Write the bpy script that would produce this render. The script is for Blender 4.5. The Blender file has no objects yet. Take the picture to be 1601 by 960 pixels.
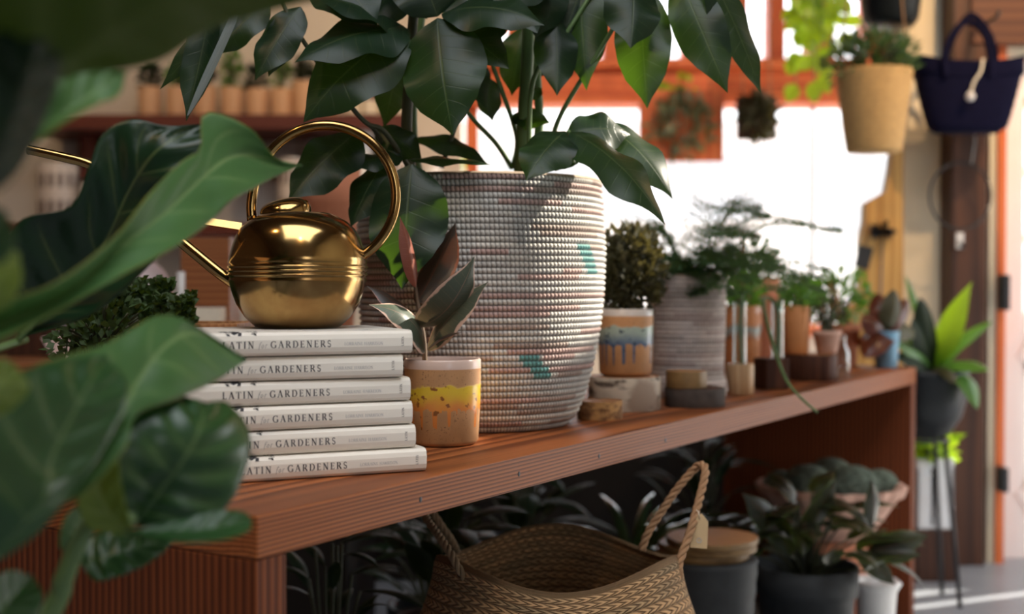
import bpy, bmesh, math, random
import numpy as np
from mathutils import Vector, Matrix

# ------------------------------------------------------------------ camera
F = 1950.0
CAMZ = 0.795
PITCH = math.atan(35.0 / F)
sc = bpy.context.scene
col = sc.collection
cd = bpy.data.cameras.new('camera')
cd.sensor_width = 36.0
cd.lens = 36.0 * F / 1601.0
cd.clip_start = 0.02
cd.dof.use_dof = True
cd.dof.focus_distance = 1.39
cd.dof.aperture_fstop = 3.1
cam = bpy.data.objects.new('camera', cd)
cam.location = (0, 0, CAMZ)
cam.rotation_euler = (math.pi / 2 - PITCH, 0, 0)
col.objects.link(cam)
sc.camera = cam

# ------------------------------------------------------------------ view, world, lights
sc.view_settings.view_transform = 'Standard'
sc.view_settings.look = 'None'
sc.view_settings.gamma = 1.0
sc.view_settings.use_curve_mapping = False
sc.view_settings.exposure = -0.42
sc.cycles.use_denoising = True
sc.cycles.max_bounces = 8
sc.cycles.diffuse_bounces = 4
sc.cycles.glossy_bounces = 4
sc.cycles.transmission_bounces = 6
sc.cycles.transparent_max_bounces = 8
sc.cycles.sample_clamp_indirect = 6.0
sc.cycles.caustics_reflective = False
sc.cycles.caustics_refractive = False

world = bpy.data.worlds.new('sky')
sc.world = world
world.use_nodes = True
wn = world.node_tree
bg = wn.nodes['Background']
bg.inputs['Color'].default_value = (0.90, 0.94, 1.0, 1)
bg.inputs['Strength'].default_value = 7.0

def add_light(name, kind, loc, energy, color=(1, 1, 1), target=None, **kw):
    l = bpy.data.lights.new(name, kind)
    l.energy = energy
    l.color = color
    for k, v in kw.items():
        setattr(l, k, v)
    o = bpy.data.objects.new(name, l)
    o.location = loc
    if target is not None:
        d = Vector(target) - Vector(loc)
        o.rotation_euler = d.to_track_quat('-Z', 'Y').to_euler()
    col.objects.link(o)
    return o

# sun low from the right and a little from behind the far wall
add_light('sun', 'SUN', (6, 4, 5), 22.0, (1.0, 0.90, 0.76), target=(6 - 1.0, 4 - 0.42, 5 - 0.80), angle=0.01)

# daylight portals in the window and door openings (they only guide sampling of the sky)
def portal(name, loc, target, sx, sy):
    o = add_light(name, 'AREA', loc, 1.0, target=target, shape='RECTANGLE', size=sx, size_y=sy)
    o.data.cycles.is_portal = True
    return o
portal('window_portal', (0.95, 4.92, 1.25), (0.95, 0, 1.25), 3.0, 1.1)
portal('shop_window_portal', (1.75, -3.06, 1.65), (1.75, 0, 1.65), 0.9, 1.6)
portal('added_ceiling_opening_portal', (0.2, -0.1, 3.42), (0.2, -0.1, 0), 2.4, 2.2)
portal('side_door_portal', (2.66, 2.9, 0.75), (0, 2.9, 0.75), 1.0, 1.5)

# warm spots: near pair from brass glints, others added to brighten walls and cedar
for nm, lx, ly, tx, ty, tz, e in (
        ('warm_spot', -1.3, 0.5, -0.3, 1.4, 0.7, 30),
        ('warm_spot', 0.3, -0.6, -0.1, 1.6, 0.8, 26),
        ('warm_spot', -1.9, 2.6, -1.3, 4.5, 1.3, 70),
        ('warm_spot', -0.4, 2.4, -0.7, 4.6, 1.4, 50),
        ('warm_spot', 1.7, 1.6, 0.9, 4.8, 1.8, 320),
        ('warm_spot', 2.0, 2.0, 1.3, 3.6, 1.1, 75)):
    add_light(nm, 'SPOT', (lx, ly, 2.85), e, (1.0, 0.66, 0.36), target=(tx, ty, tz),
              spot_size=math.radians(62), spot_blend=0.6, shadow_soft_size=0.035)

# ------------------------------------------------------------------ helpers
CAM = Vector((0, 0, CAMZ))
FW = Vector((0, math.cos(PITCH), -math.sin(PITCH)))
UPV = Vector((0, math.sin(PITCH), math.cos(PITCH)))

def P(px, py, d):
    """The point seen at photo position (px, py) whose distance along the room is d."""
    v = FW + Vector((1, 0, 0)) * ((px - 800.5) / F) + UPV * ((480 - py) / F)
    return CAM + v * (d / v.y)

def X(px, d):
    return (px - 800.5) / F * d

def Z(py, d):
    return P(800, py, d).z

def tag(o, label=None, cat=None, group=None, kind=None):
    if label: o['label'] = label
    if cat: o['category'] = cat
    if group: o['group'] = group
    if kind: o['kind'] = kind
    return o

def thing(name, label, cat, loc, group=None, rot=0.0):
    o = bpy.data.objects.new(name, None)
    o.empty_display_size = 0.03
    o.location = loc
    o.rotation_euler = (0, 0, rot)
    col.objects.link(o)
    return tag(o, label, cat, group)

class MB:
    """Collects vertices, faces and uvs of one mesh."""
    def __init__(self):
        self.v, self.f, self.uv, self.sm, self.mi = [], [], [], [], []
    def add(self, verts, faces, uvs=None, smooth=True, mi=0):
        o = len(self.v)
        self.v += [tuple(p) for p in verts]
        self.uv += [tuple(u) for u in uvs] if uvs is not None else [(0, 0)] * len(verts)
        for f in faces:
            self.f.append(tuple(i + o for i in f))
            self.sm.append(smooth)
            self.mi.append(mi)
        return self
    def box(self, c, s, bev=0.0, rot=0.0, smooth=False, mi=0):
        bm = bmesh.new()
        bmesh.ops.create_cube(bm, size=1.0)
        for v in bm.verts:
            v.co = Vector((v.co.x * s[0], v.co.y * s[1], v.co.z * s[2]))
        if bev:
            bmesh.ops.bevel(bm, geom=bm.edges[:], offset=bev, segments=2, profile=0.6, affect='EDGES')
        m = Matrix.Translation(Vector(c)) @ Matrix.Rotation(rot, 4, 'Z')
        bm.transform(m)
        bm.verts.ensure_lookup_table()
        for i, v in enumerate(bm.verts): v.index = i
        self.add([v.co[:] for v in bm.verts], [[v.index for v in f.verts] for f in bm.faces], None, smooth, mi)
        bm.free()
        return self
    def lathe(self, c, prof, n=32, close=False, mi=0, sx=1.0, sy=1.0, wob=None):
        vs, fs, uv = [], [], []
        k = len(prof)
        for i, (r, z) in enumerate(prof):
            for j in range(n):
                a = 2 * math.pi * j / n
                q = r * (1 + (wob(a, z) if wob else 0))
                vs.append((c[0] + q * math.cos(a) * sx, c[1] + q * math.sin(a) * sy, c[2] + z))
                uv.append((j / n, i / max(1, k - 1)))
        for i in range(k - 1):
            for j in range(n):
                j2 = (j + 1) % n
                fs.append((i * n + j, i * n + j2, (i + 1) * n + j2, (i + 1) * n + j))
        if close:
            fs.append(tuple(range(n))[::-1])
            fs.append(tuple((k - 1) * n + j for j in range(n)))
        return self.add(vs, fs, uv, True, mi)
    def tube(self, pts, r, n=8, cap=True, mi=0):
        pts = [Vector(p) for p in pts]
        k = len(pts)
        rs = r if isinstance(r, (list, tuple)) else [r] * k
        vs, fs, uv = [], [], []
        t0 = (pts[1] - pts[0]).normalized()
        ref = Vector((0, 0, 1)) if abs(t0.z) < 0.9 else Vector((1, 0, 0))
        nv = t0.cross(ref).normalized()
        for i in range(k):
            t = (pts[min(i + 1, k - 1)] - pts[max(i - 1, 0)])
            t = t.normalized() if t.length > 1e-9 else t0
            nv = (nv - t * nv.dot(t))
            nv = nv.normalized() if nv.length > 1e-6 else t.orthogonal().normalized()
            b = t.cross(nv)
            for j in range(n):
                a = 2 * math.pi * j / n
                vs.append(pts[i] + (nv * math.cos(a) + b * math.sin(a)) * rs[i])
                uv.append((j / n, i / (k - 1)))
        for i in range(k - 1):
            for j in range(n):
                j2 = (j + 1) % n
                fs.append((i * n + j, i * n + j2, (i + 1) * n + j2, (i + 1) * n + j))
        if cap:
            fs.append(tuple(range(n))[::-1])
            fs.append(tuple((k - 1) * n + j for j in range(n)))
        return self.add(vs, fs, uv, True, mi)
    def build(self, name, mats, parent=None, local=False, link=True):
        me = bpy.data.meshes.new(name)
        off = Vector((0, 0, 0))
        if parent is not None and not local:
            r = parent
            while r.parent is not None: r = r.parent
            off = Vector(r.location)
        vs = [(p[0] - off.x, p[1] - off.y, p[2] - off.z) for p in self.v]
        me.from_pydata(vs, [], self.f)
        me.polygons.foreach_set('use_smooth', self.sm)
        me.polygons.foreach_set('material_index', self.mi)
        ul = me.uv_layers.new(name='UVMap')
        li = np.zeros(len(me.loops), dtype=np.int32)
        me.loops.foreach_get('vertex_index', li)
        ul.data.foreach_set('uv', np.array(self.uv, dtype=np.float32)[li].ravel())
        for m in (mats if isinstance(mats, (list, tuple)) else [mats]):
            me.materials.append(m)
        me.update()
        o = bpy.data.objects.new(name, me)
        col.objects.link(o)
        if parent is not None:
            o.parent = parent
        return o

def bez(p, n=12):
    """Catmull-Rom curve through the points."""
    p = [Vector(q) for q in p]
    q = [p[0] * 2 - p[1]] + p + [p[-1] * 2 - p[-2]]
    out = []
    for i in range(1, len(q) - 2):
        for j in range(n):
            t = j / n
            a, b, c, d = q[i - 1], q[i], q[i + 1], q[i + 2]
            out.append(0.5 * ((2 * b) + (c - a) * t + (2 * a - 5 * b + 4 * c - d) * t * t + (3 * b - a - 3 * c + d) * t ** 3))
    out.append(p[-1])
    return out

def resample(pts, n):
    pts = bez(pts, 10)
    L = [0.0]
    for a, b in zip(pts, pts[1:]):
        L.append(L[-1] + (b - a).length)
    out, k = [], 0
    for i in range(n):
        s = L[-1] * i / (n - 1)
        while k < len(L) - 2 and L[k + 1] < s: k += 1
        w = (s - L[k]) / max(1e-9, L[k + 1] - L[k])
        out.append(pts[k].lerp(pts[k + 1], min(1, max(0, w))))
    return out

def leaf_edges(mb, mid, le, re, n=28, m=12, quilt=0.0, nv=8, wave=0.0, seed=0, camber=0.0):
    """A leaf laid between its two edges and its midrib, quilted between the side veins."""
    rnd = random.Random(seed)
    M, L, R = resample(mid, n), resample(le, n), resample(re, n)
    vs, uv, fs = [], [], []
    ph = rnd.random() * 6
    for i in range(n):
        s = i / (n - 1)
        across = (R[i] - L[i])
        tan = (M[min(i + 1, n - 1)] - M[max(i - 1, 0)])
        nr = across.cross(tan)
        nr = nr.normalized() if nr.length > 1e-9 else Vector((0, -1, 0))
        for j in range(m + 1):
            t = -1 + 2 * j / m
            a = abs(t)
            E = L[i] if t < 0 else R[i]
            p = M[i].lerp(E, a)
            h = quilt * math.sin(math.pi * 2 * (s * nv - a * 1.1)) * math.sin(math.pi * a) + wave * a * a * math.sin(s * 15 + ph + (2 if t > 0 else 0))
            h += camber * math.sin(math.pi * a * 0.5) * math.sin(math.pi * s)
            vs.append(p + nr * h)
            uv.append(((t + 1) / 2, s))
    w = m + 1
    for i in range(n - 1):
        for j in range(m):
            fs.append((i * w + j, i * w + j + 1, (i + 1) * w + j + 1, (i + 1) * w + j))
    mb.add(vs, fs, uv)
    return mb

SHAPES = {
    'ovate': lambda s: float(np.interp(s, (0, .05, .14, .28, .42, .6, .74, .85, .92, 1), (0, .36, .70, .95, 1, .92, .70, .38, .17, 0))),
    'lance': lambda s: math.sin(math.pi * s ** 0.8) ** 1.1,
    'strap': lambda s: min(1, s * 6 + 0.35) * (1 - max(0, s - 0.5) ** 2 * 4) ** 0.8 if s < 0.999 else 0.0,
    'obovate': lambda s: math.sin(math.pi * min(1, s ** 1.15)) ** 0.8,
}

def leaf(mb, base, tip, width, face=(0, -1, 0.3), sag=0.0, fold=0.15, wave=0.0, shape='ovate', n=16, m=6, seed=0, twist=0.0):
    """A free leaf: its midrib arches from base to tip, folded along the rib, edges waving."""
    base, tip, face = Vector(base), Vector(tip), Vector(face)
    ax = tip - base
    ln = ax.length
    rnd = random.Random(seed)
    ph = rnd.random() * 6.28
    nr0 = (face - ax * (face.dot(ax) / ax.dot(ax)))
    nr0 = nr0.normalized() if nr0.length > 1e-6 else ax.orthogonal().normalized()
    side0 = ax.cross(nr0).normalized()
    sh = SHAPES[shape]
    vs, uv, fs = [], [], []
    for i in range(n):
        s = i / (n - 1)
        q = Matrix.Rotation(twist * s, 3, ax.normalized())
        nr, side = q @ nr0, q @ side0
        c = base + ax * s + nr0 * (sag * ln * 4 * s * (1 - s))
        w = width * 0.5 * max(0.0, sh(s))
        for j in range(m + 1):
            t = -1 + 2 * j / m
            a = abs(t)
            h = -fold * w * a ** 1.3 + wave * w * a * a * math.sin(s * 13 + ph + (1.6 if t > 0 else 0))
            vs.append(c + side * (t * w) + nr * h)
            uv.append(((t + 1) / 2, s))
    k = m + 1
    for i in range(n - 1):
        for j in range(m):
            fs.append((i * k + j, i * k + j + 1, (i + 1) * k + j + 1, (i + 1) * k + j))
    mb.add(vs, fs, uv)
    return mb

# ------------------------------------------------------------------ materials
class NT:
    def __init__(self, name):
        self.m = bpy.data.materials.new(name)
        self.m.use_nodes = True
        self.t = self.m.node_tree
        self.b = self.t.nodes['Principled BSDF']
        self.out = self.t.nodes['Material Output']
    def n(self, kind, **kw):
        nd = self.t.nodes.new(kind)
        for k, v in kw.items(): setattr(nd, k, v)
        return nd
    def l(self, a, b):
        self.t.links.new(a, b)
    def inp(self, sock, v):
        if hasattr(v, 'is_linked') or isinstance(v, bpy.types.NodeSocket): self.l(v, sock)
        else: sock.default_value = v
    def math(self, op, a, b=None, c=None, clamp=False):
        nd = self.n('ShaderNodeMath', operation=op, use_clamp=clamp)
        self.inp(nd.inputs[0], a)
        if b is not None: self.inp(nd.inputs[1], b)
        if c is not None: self.inp(nd.inputs[2], c)
        return nd.outputs[0]
    def ss(self, v, lo, hi, a=0.0, b=1.0):
        nd = self.n('ShaderNodeMapRange', interpolation_type='SMOOTHSTEP')
        self.inp(nd.inputs['Value'], v)
        nd.inputs['From Min'].default_value = lo
        nd.inputs['From Max'].default_value = hi
        nd.inputs['To Min'].default_value = a
        nd.inputs['To Max'].default_value = b
        return nd.outputs[0]
    def mix(self, f, a, b, mode='MIX'):
        nd = self.n('ShaderNodeMix', data_type='RGBA', blend_type=mode)
        self.inp(nd.inputs[0], f)
        for i, v in ((6, a), (7, b)):
            if isinstance(v, (tuple, list)): nd.inputs[i].default_value = (*v[:3], 1)
            else: self.l(v, nd.inputs[i])
        return nd.outputs[2]
    def coord(self, which='Object'):
        return self.n('ShaderNodeTexCoord').outputs[which]
    def noise(self, scale, vec=None, detail=3, rough=0.5, dist=0.0, stretch=None):
        nd = self.n('ShaderNodeTexNoise')
        nd.inputs['Scale'].default_value = scale
        nd.inputs['Detail'].default_value = detail
        nd.inputs['Roughness'].default_value = rough
        nd.inputs['Distortion'].default_value = dist
        v = vec if vec is not None else self.coord()
        if stretch:
            vm = self.n('ShaderNodeVectorMath', operation='MULTIPLY')
            self.l(v, vm.inputs[0]); vm.inputs[1].default_value = stretch
            v = vm.outputs[0]
        self.l(v, nd.inputs['Vector'])
        return nd.outputs['Fac']
    def bump(self, h, strength=0.3, dist=0.002):
        nd = self.n('ShaderNodeBump')
        nd.inputs['Strength'].default_value = strength
        nd.inputs['Distance'].default_value = dist
        self.l(h, nd.inputs['Height'])
        self.l(nd.outputs[0], self.b.inputs['Normal'])
        return nd.outputs[0]
    def set(self, color=None, rough=None, metal=None, spec=None, coat=None):
        if color is not None:
            if isinstance(color, (tuple, list)): self.b.inputs['Base Color'].default_value = (*color[:3], 1)
            else: self.l(color, self.b.inputs['Base Color'])
        if rough is not None: self.inp(self.b.inputs['Roughness'], rough)
        if metal is not None: self.b.inputs['Metallic'].default_value = metal
        if spec is not None: self.b.inputs['Specular IOR Level'].default_value = spec
        if coat is not None:
            self.b.inputs['Coat Weight'].default_value = coat
            self.b.inputs['Coat Roughness'].default_value = 0.12
        return self

def plain(name, c, rough=0.6, amt=0.18, scale=30, bump=0.15, metal=0.0, spec=0.5, coat=None, bscale=None):
    t = NT(name)
    f = t.noise(scale, detail=4)
    dk = tuple(x * (1 - amt) for x in c)
    lt = tuple(min(1, x * (1 + amt)) for x in c)
    t.set(t.mix(f, dk, lt), rough, metal, spec, coat)
    if bump:
        t.bump(t.noise(bscale or scale * 3, detail=3), bump, 0.001)
    return t.m

def wood(name, c1, c2, axis='X', center=(0.1, -0.3), freq=250, warp=0.006, rough=0.5, knots=0.35, sharp=0.55, coat=None, spec=0.4):
    """Growth rings around a pith line that runs along one axis of the board."""
    t = NT(name)
    oc = t.coord()
    flat = {'X': (0, 1, 1), 'Y': (1, 0, 1), 'Z': (1, 1, 0)}[axis]
    cen = {'X': (0, *center), 'Y': (center[0], 0, center[1]), 'Z': (*center, 0)}[axis]
    st = {'X': (0.9, 7, 7), 'Y': (7, 0.9, 7), 'Z': (7, 7, 0.9)}[axis]
    fib = {'X': (3, 220, 220), 'Y': (220, 3, 220), 'Z': (220, 220, 3)}[axis]
    vm = t.n('ShaderNodeVectorMath', operation='MULTIPLY')
    t.l(oc, vm.inputs[0]); vm.inputs[1].default_value = flat
    vd = t.n('ShaderNodeVectorMath', operation='DISTANCE')
    t.l(vm.outputs[0], vd.inputs[0]); vd.inputs[1].default_value = cen
    nz = t.noise(1.0, oc, 3, stretch=st)
    r = t.math('MULTIPLY_ADD', nz, warp * 4, vd.outputs['Value'])
    fr = t.math('FRACT', t.math('MULTIPLY', r, freq))
    late = t.math('MULTIPLY', t.ss(fr, sharp - 0.45, sharp + 0.2), t.ss(fr, 0.86, 1.0, 1.0, 0.0))
    fibre = t.noise(1.0, oc, 2, stretch=fib)
    big = t.noise(1.0, oc, 2, stretch=tuple(x * 0.5 for x in st))
    cc = t.mix(t.math('MULTIPLY', late, 0.85), c1, c2)
    cc = t.mix(t.math('MULTIPLY', t.ss(fibre, 0.42, 0.75), 0.3), cc, tuple(x * 0.7 for x in c2))
    cc = t.mix(t.math('MULTIPLY', t.ss(big, 0.45, 0.7), knots), cc, c2)
    t.set(cc, rough, 0, spec, coat)
    t.bump(t.math('ADD', t.math('MULTIPLY', late, -0.6), t.math('MULTIPLY', fibre, 0.5)), 0.25, 0.001)
    return t.m

def leafmat(name, c, vein, rough=0.38, nv=9, trans=0.22, tcol=None, slant=1.1, edge=None, rib=0.02, var=0.25, veinw=0.05, bstr=0.25, blotch=None, coat=None, under=None, spec=0.5):
    t = NT(name)
    uv = t.coord('UV')
    sp = t.n('ShaderNodeSeparateXYZ'); t.l(uv, sp.inputs[0])
    a = t.math('MULTIPLY', t.math('ABSOLUTE', t.math('SUBTRACT', sp.outputs[0], 0.5)), 2.0)
    v = sp.outputs[1]
    midm = t.ss(a, rib, rib * 2.2, 1, 0)
    ph = t.math('FRACT', t.math('SUBTRACT', t.math('MULTIPLY', v, nv), t.math('MULTIPLY', a, slant)))
    dv = t.math('ABSOLUTE', t.math('SUBTRACT', ph, 0.5))
    sv = t.math('MULTIPLY', t.ss(dv, veinw * 0.5, veinw * 1.6, 1, 0), t.ss(a, 0.55, 0.97, 0.75, 0.0))
    vm = t.math('MAXIMUM', midm, t.math('MULTIPLY', sv, 0.7))
    oi = t.n('ShaderNodeObjectInfo').outputs['Random']
    nz = t.noise(22, detail=3)
    k = t.math('ADD', t.math('MULTIPLY', nz, 0.6), t.math('MULTIPLY', oi, 0.4))
    cc = t.mix(k, tuple(x * (1 - var) for x in c), tuple(x * (1 + var) for x in c))
    if blotch:
        cc = t.mix(t.math('MULTIPLY', t.ss(t.noise(30, detail=2), 0.5, 0.62), 0.8), cc, blotch)
    cc = t.mix(t.math('MULTIPLY', vm, 0.8), cc, vein)
    if edge:
        en = t.math('ADD', a, t.math('MULTIPLY', t.math('SUBTRACT', t.noise(60), 0.5), edge[2] if len(edge) > 2 else 0.15))
        cc = t.mix(t.ss(en, edge[1], edge[1] + 0.08), cc, edge[0])
    if under:
        gb = t.n('ShaderNodeNewGeometry').outputs['Backfacing']
        cc = t.mix(gb, cc, under)
    t.set(cc, rough, 0, spec, coat)
    t.bump(t.math('ADD', t.math('MULTIPLY', vm, -0.7), t.math('MULTIPLY', nz, 0.3)), bstr, 0.0015)
    tr = t.n('ShaderNodeBsdfTranslucent')
    if tcol is None: tcol = (min(1, c[0] * 3 + 0.05), min(1, c[1] * 2.6 + 0.05), c[2] * 0.8)
    tr.inputs['Color'].default_value = (*tcol, 1)
    ms = t.n('ShaderNodeMixShader')
    ms.inputs[0].default_value = trans
    t.l(t.b.outputs[0], ms.inputs[1]); t.l(tr.outputs[0], ms.inputs[2])
    t.l(ms.outputs[0], t.out.inputs['Surface'])
    return t.m

def drip(name, base, band, dripc, lip, h, z0, z1, z2, speck=(0.12, 0.06, 0.03)):
    """Speckled stoneware with a lighter lip and a band of glaze that runs down in drips."""
    t = NT(name)
    oc = t.coord()
    sp = t.n('ShaderNodeSeparateXYZ'); t.l(oc, sp.inputs[0])
    z = t.math('DIVIDE', sp.outputs[2], h)
    ang = t.math('ARCTAN2', sp.outputs[1], sp.outputs[0])
    nz = t.noise(90, oc, 3)
    n2 = t.noise(40, oc, 2)
    cx = t.n('ShaderNodeCombineXYZ'); t.l(t.math('MULTIPLY', ang, 5.5), cx.inputs[0])
    dn = t.noise(1.0, cx.outputs[0], 0, 0.4)
    cc = t.mix(t.ss(t.noise(420, oc, 2), 0.62, 0.70), base, speck)
    cc = t.mix(t.ss(n2, 0.35, 0.75), cc, tuple(x * 0.82 for x in base))
    zw = t.math('ADD', z, t.math('MULTIPLY', t.math('SUBTRACT', n2, 0.5), 0.22))
    zr = t.math('ADD', z, t.math('MULTIPLY', t.math('SUBTRACT', nz, 0.5), 0.16))
    low = t.math('MULTIPLY_ADD', t.ss(dn, 0.55, 0.62), -(z1 - z0), z1)
    inb = t.math('MULTIPLY', t.math('GREATER_THAN', zr, low), t.ss(zw, z2 - 0.03, z2, 1, 0))
    gcol = t.mix(t.ss(zw, z1 - 0.02, z2 - 0.06), dripc, band)
    gcol = t.mix(t.ss(nz, 0.60, 0.66), gcol, tuple(x * 0.35 for x in dripc))
    cc = t.mix(inb, cc, gcol)
    lipm = t.ss(z, 0.885, 0.90)
    cc = t.mix(lipm, cc, lip)
    t.set(cc, t.math('SUBTRACT', 0.62, t.math('MULTIPLY', t.math('MAXIMUM', inb, lipm), 0.38)), 0, 0.5)
    t.bump(t.math('ADD', nz, inb), 0.2, 0.001)
    return t.m

# surface colours
M = {}
M['bench_top'] = wood('bench_top_wood', (0.39, 0.122, 0.036), (0.105, 0.027, 0.008), 'X', (-0.02, -0.36), 240, 0.004, 0.5, 0.25, spec=0.22)
M['bench_side'] = wood('bench_side_wood', (0.21, 0.058, 0.018), (0.060, 0.014, 0.005), 'Z', (0.9, -0.9), 150, 0.004, 0.6, 0.4, spec=0.2)
M['cedar'] = wood('cedar_wood', (0.70, 0.17, 0.045), (0.48, 0.085, 0.02), 'X', (0.4, -0.6), 60, 0.01, 0.5, 0.3)
M['cedar_v'] = wood('cedar_post_wood', (0.70, 0.17, 0.045), (0.48, 0.085, 0.02), 'Z', (0.4, -0.6), 60, 0.01, 0.5, 0.3)
M['dark_wood'] = wood('dark_post_wood', (0.085, 0.030, 0.013), (0.035, 0.012, 0.006), 'Z', (0.3, -0.5), 80, 0.01, 0.5, 0.3)
M['shelf_wood'] = wood('shelf_wood', (0.16, 0.035, 0.018), (0.08, 0.015, 0.008), 'X', (0.3, -0.5), 80, 0.01, 0.5, 0.3)
M['shade_black'] = plain('shade_black_wood', (0.012, 0.009, 0.007), 0.7, 0.3, 12, 0.1, spec=0.15)  # near-black base that puts deep shade into the colour
M['table_wood'] = wood('table_wood', (0.36, 0.14, 0.05), (0.2, 0.06, 0.02), 'X', (0.3, -0.5), 90, 0.01, 0.45, 0.3)
M['ply'] = wood('slab_wood', (0.62, 0.36, 0.11), (0.44, 0.22, 0.055), 'Z', (0.4, -0.5), 45, 0.02, 0.5, 0.4)
M['pale_wood'] = wood('pale_wood', (0.66, 0.45, 0.26), (0.50, 0.30, 0.15), 'Z', (0.02, -0.1), 120, 0.005, 0.5, 0.2)
M['walnut'] = wood('walnut_wood', (0.10, 0.038, 0.02), (0.045, 0.016, 0.01), 'Z', (0.02, -0.1), 120, 0.005, 0.6, 0.3, spec=0.15)
M['cut_wood'] = wood('cut_wood', (0.52, 0.25, 0.10), (0.34, 0.14, 0.05), 'Z', (0.0, 0.0), 190, 0.003, 0.55, 0.3)
M['cream'] = plain('cream_plaster', (0.78, 0.69, 0.52), 0.85, 0.06, 3, 0.1)
M['white_wall'] = plain('white_plaster', (0.62, 0.56, 0.48), 0.85, 0.08, 3, 0.1)
M['brown_wall'] = plain('brown_boards', (0.11, 0.062, 0.036), 0.8, 0.2, 4, 0.1)
M['ceiling'] = plain('ceiling_boards', (0.09, 0.056, 0.038), 0.8, 0.2, 4, 0.1)
M['floor'] = plain('concrete_floor', (0.30, 0.325, 0.365), 0.35, 0.12, 5, 0.05)
M['white_paint'] = plain('white_paint', (0.80, 0.70, 0.66), 0.55, 0.05, 12, 0.05)
M['pavement'] = plain('pavement', (0.62, 0.60, 0.58), 0.9, 0.1, 2, 0.1)
M['black_metal'] = plain('black_metal', (0.018, 0.018, 0.02), 0.45, 0.2, 20, 0.05)
M['grey_metal'] = plain('grey_metal', (0.20, 0.19, 0.18), 0.4, 0.1, 20, 0.02, metal=0.7)
M['paper'] = plain('book_jacket_paper', (0.84, 0.79, 0.70), 0.42, 0.03, 8, 0.03, coat=0.15)
M['pages'] = plain('page_paper', (0.78, 0.70, 0.56), 0.9, 0.1, 60, 0.1)
M['ink'] = plain('black_ink', (0.03, 0.03, 0.035), 0.6, 0.1, 20, 0)
M['mid_ink'] = plain('mid_grey_ink', (0.20, 0.19, 0.19), 0.6, 0.05, 20, 0)
M['grey_ink'] = plain('grey_ink', (0.46, 0.45, 0.44), 0.6, 0.05, 20, 0)
M['soil'] = plain('potting_soil', (0.022, 0.016, 0.012), 0.95, 0.6, 120, 0.8)
M['terracotta'] = plain('terracotta', (0.50, 0.19, 0.10), 0.8, 0.16, 18, 0.15)
M['terracotta_pale'] = plain('limed_terracotta', (0.56, 0.34, 0.26), 0.85, 0.25, 22, 0.2)
M['orange_clay'] = plain('orange_clay', (0.56, 0.23, 0.08), 0.6, 0.15, 20, 0.1)
M['white_ceramic'] = plain('white_ceramic', (0.70, 0.68, 0.66), 0.3, 0.04, 15, 0.02)
M['grey_ceramic'] = plain('grey_ceramic', (0.035, 0.038, 0.040), 0.6, 0.3, 40, 0.15, spec=0.2)
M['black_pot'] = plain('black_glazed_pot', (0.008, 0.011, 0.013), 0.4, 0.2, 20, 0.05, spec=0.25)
M['white_plastic'] = plain('white_plastic', (0.80, 0.84, 0.88), 0.4, 0.03, 10, 0.0)
M['blue_tin'] = plain('blue_painted_tin', (0.17, 0.36, 0.52), 0.4, 0.06, 20, 0.05)
M['stem_green'] = plain('green_stem', (0.10, 0.17, 0.055), 0.5, 0.25, 30, 0.1)
M['stem_dark'] = plain('dark_stem', (0.045, 0.050, 0.022), 0.55, 0.25, 30, 0.1)
M['stem_brown'] = plain('brown_stem', (0.09, 0.055, 0.03), 0.7, 0.25, 30, 0.2)
M['straw'] = plain('woven_straw', (0.50, 0.31, 0.12), 0.8, 0.25, 60, 0.5)
M['navy'] = plain('navy_straw', (0.005, 0.005, 0.020), 0.9, 0.35, 90, 0.6, spec=0.08)
M['tag'] = plain('kraft_tag', (0.62, 0.44, 0.24), 0.8, 0.08, 40, 0.05)
M['car_white'] = plain('white_car_paint', (0.80, 0.80, 0.80), 0.3, 0.02, 2, 0.0, coat=0.5)
M['car_glass'] = plain('sky_pale_car_glass', (0.42, 0.46, 0.50), 0.3, 0.05, 2, 0.0)  # pale base stands for bright sky mirrored in the van windows
M['rubber'] = plain('tyre_rubber', (0.02, 0.02, 0.02), 0.8, 0.1, 20, 0.1)
M['red_lamp'] = plain('red_tail_lamp', (0.6, 0.06, 0.05), 0.3, 0.05, 5, 0.0)

t = NT('aged_brass')
nz = t.noise(9, detail=5, rough=0.6)
n2 = t.noise(60, detail=3)
t.set(t.mix(t.ss(nz, 0.40, 0.68), (0.42, 0.268, 0.100), (0.25, 0.135, 0.048)), t.math('MULTIPLY_ADD', t.ss(nz, 0.35, 0.7), 0.10, 0.13), 1.0)
t.bump(n2, 0.03, 0.0006)
M['brass'] = t.m

t = NT('window_glass')
tr = t.n('ShaderNodeBsdfTransparent'); gl = t.n('ShaderNodeBsdfGlossy'); gl.inputs['Roughness'].default_value = 0.03
ms = t.n('ShaderNodeMixShader'); ms.inputs[0].default_value = 0.05
t.l(tr.outputs[0], ms.inputs[1]); t.l(gl.outputs[0], ms.inputs[2]); t.l(ms.outputs[0], t.out.inputs['Surface'])
M['glass'] = t.m
t = NT('tube_glass')
tr = t.n('ShaderNodeBsdfTransparent'); gl = t.n('ShaderNodeBsdfGlossy'); gl.inputs['Roughness'].default_value = 0.05
lw = t.n('ShaderNodeLayerWeight'); lw.inputs[0].default_value = 0.35
tr.inputs[0].default_value = (0.93, 0.97, 0.97, 1)
ms = t.n('ShaderNodeMixShader'); t.l(t.math('MULTIPLY', lw.outputs['Facing'], 0.65), ms.inputs[0])
t.l(tr.outputs[0], ms.inputs[1]); t.l(gl.outputs[0], ms.inputs[2]); t.l(ms.outputs[0], t.out.inputs['Surface'])
M['tube_glass'] = t.m

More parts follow.
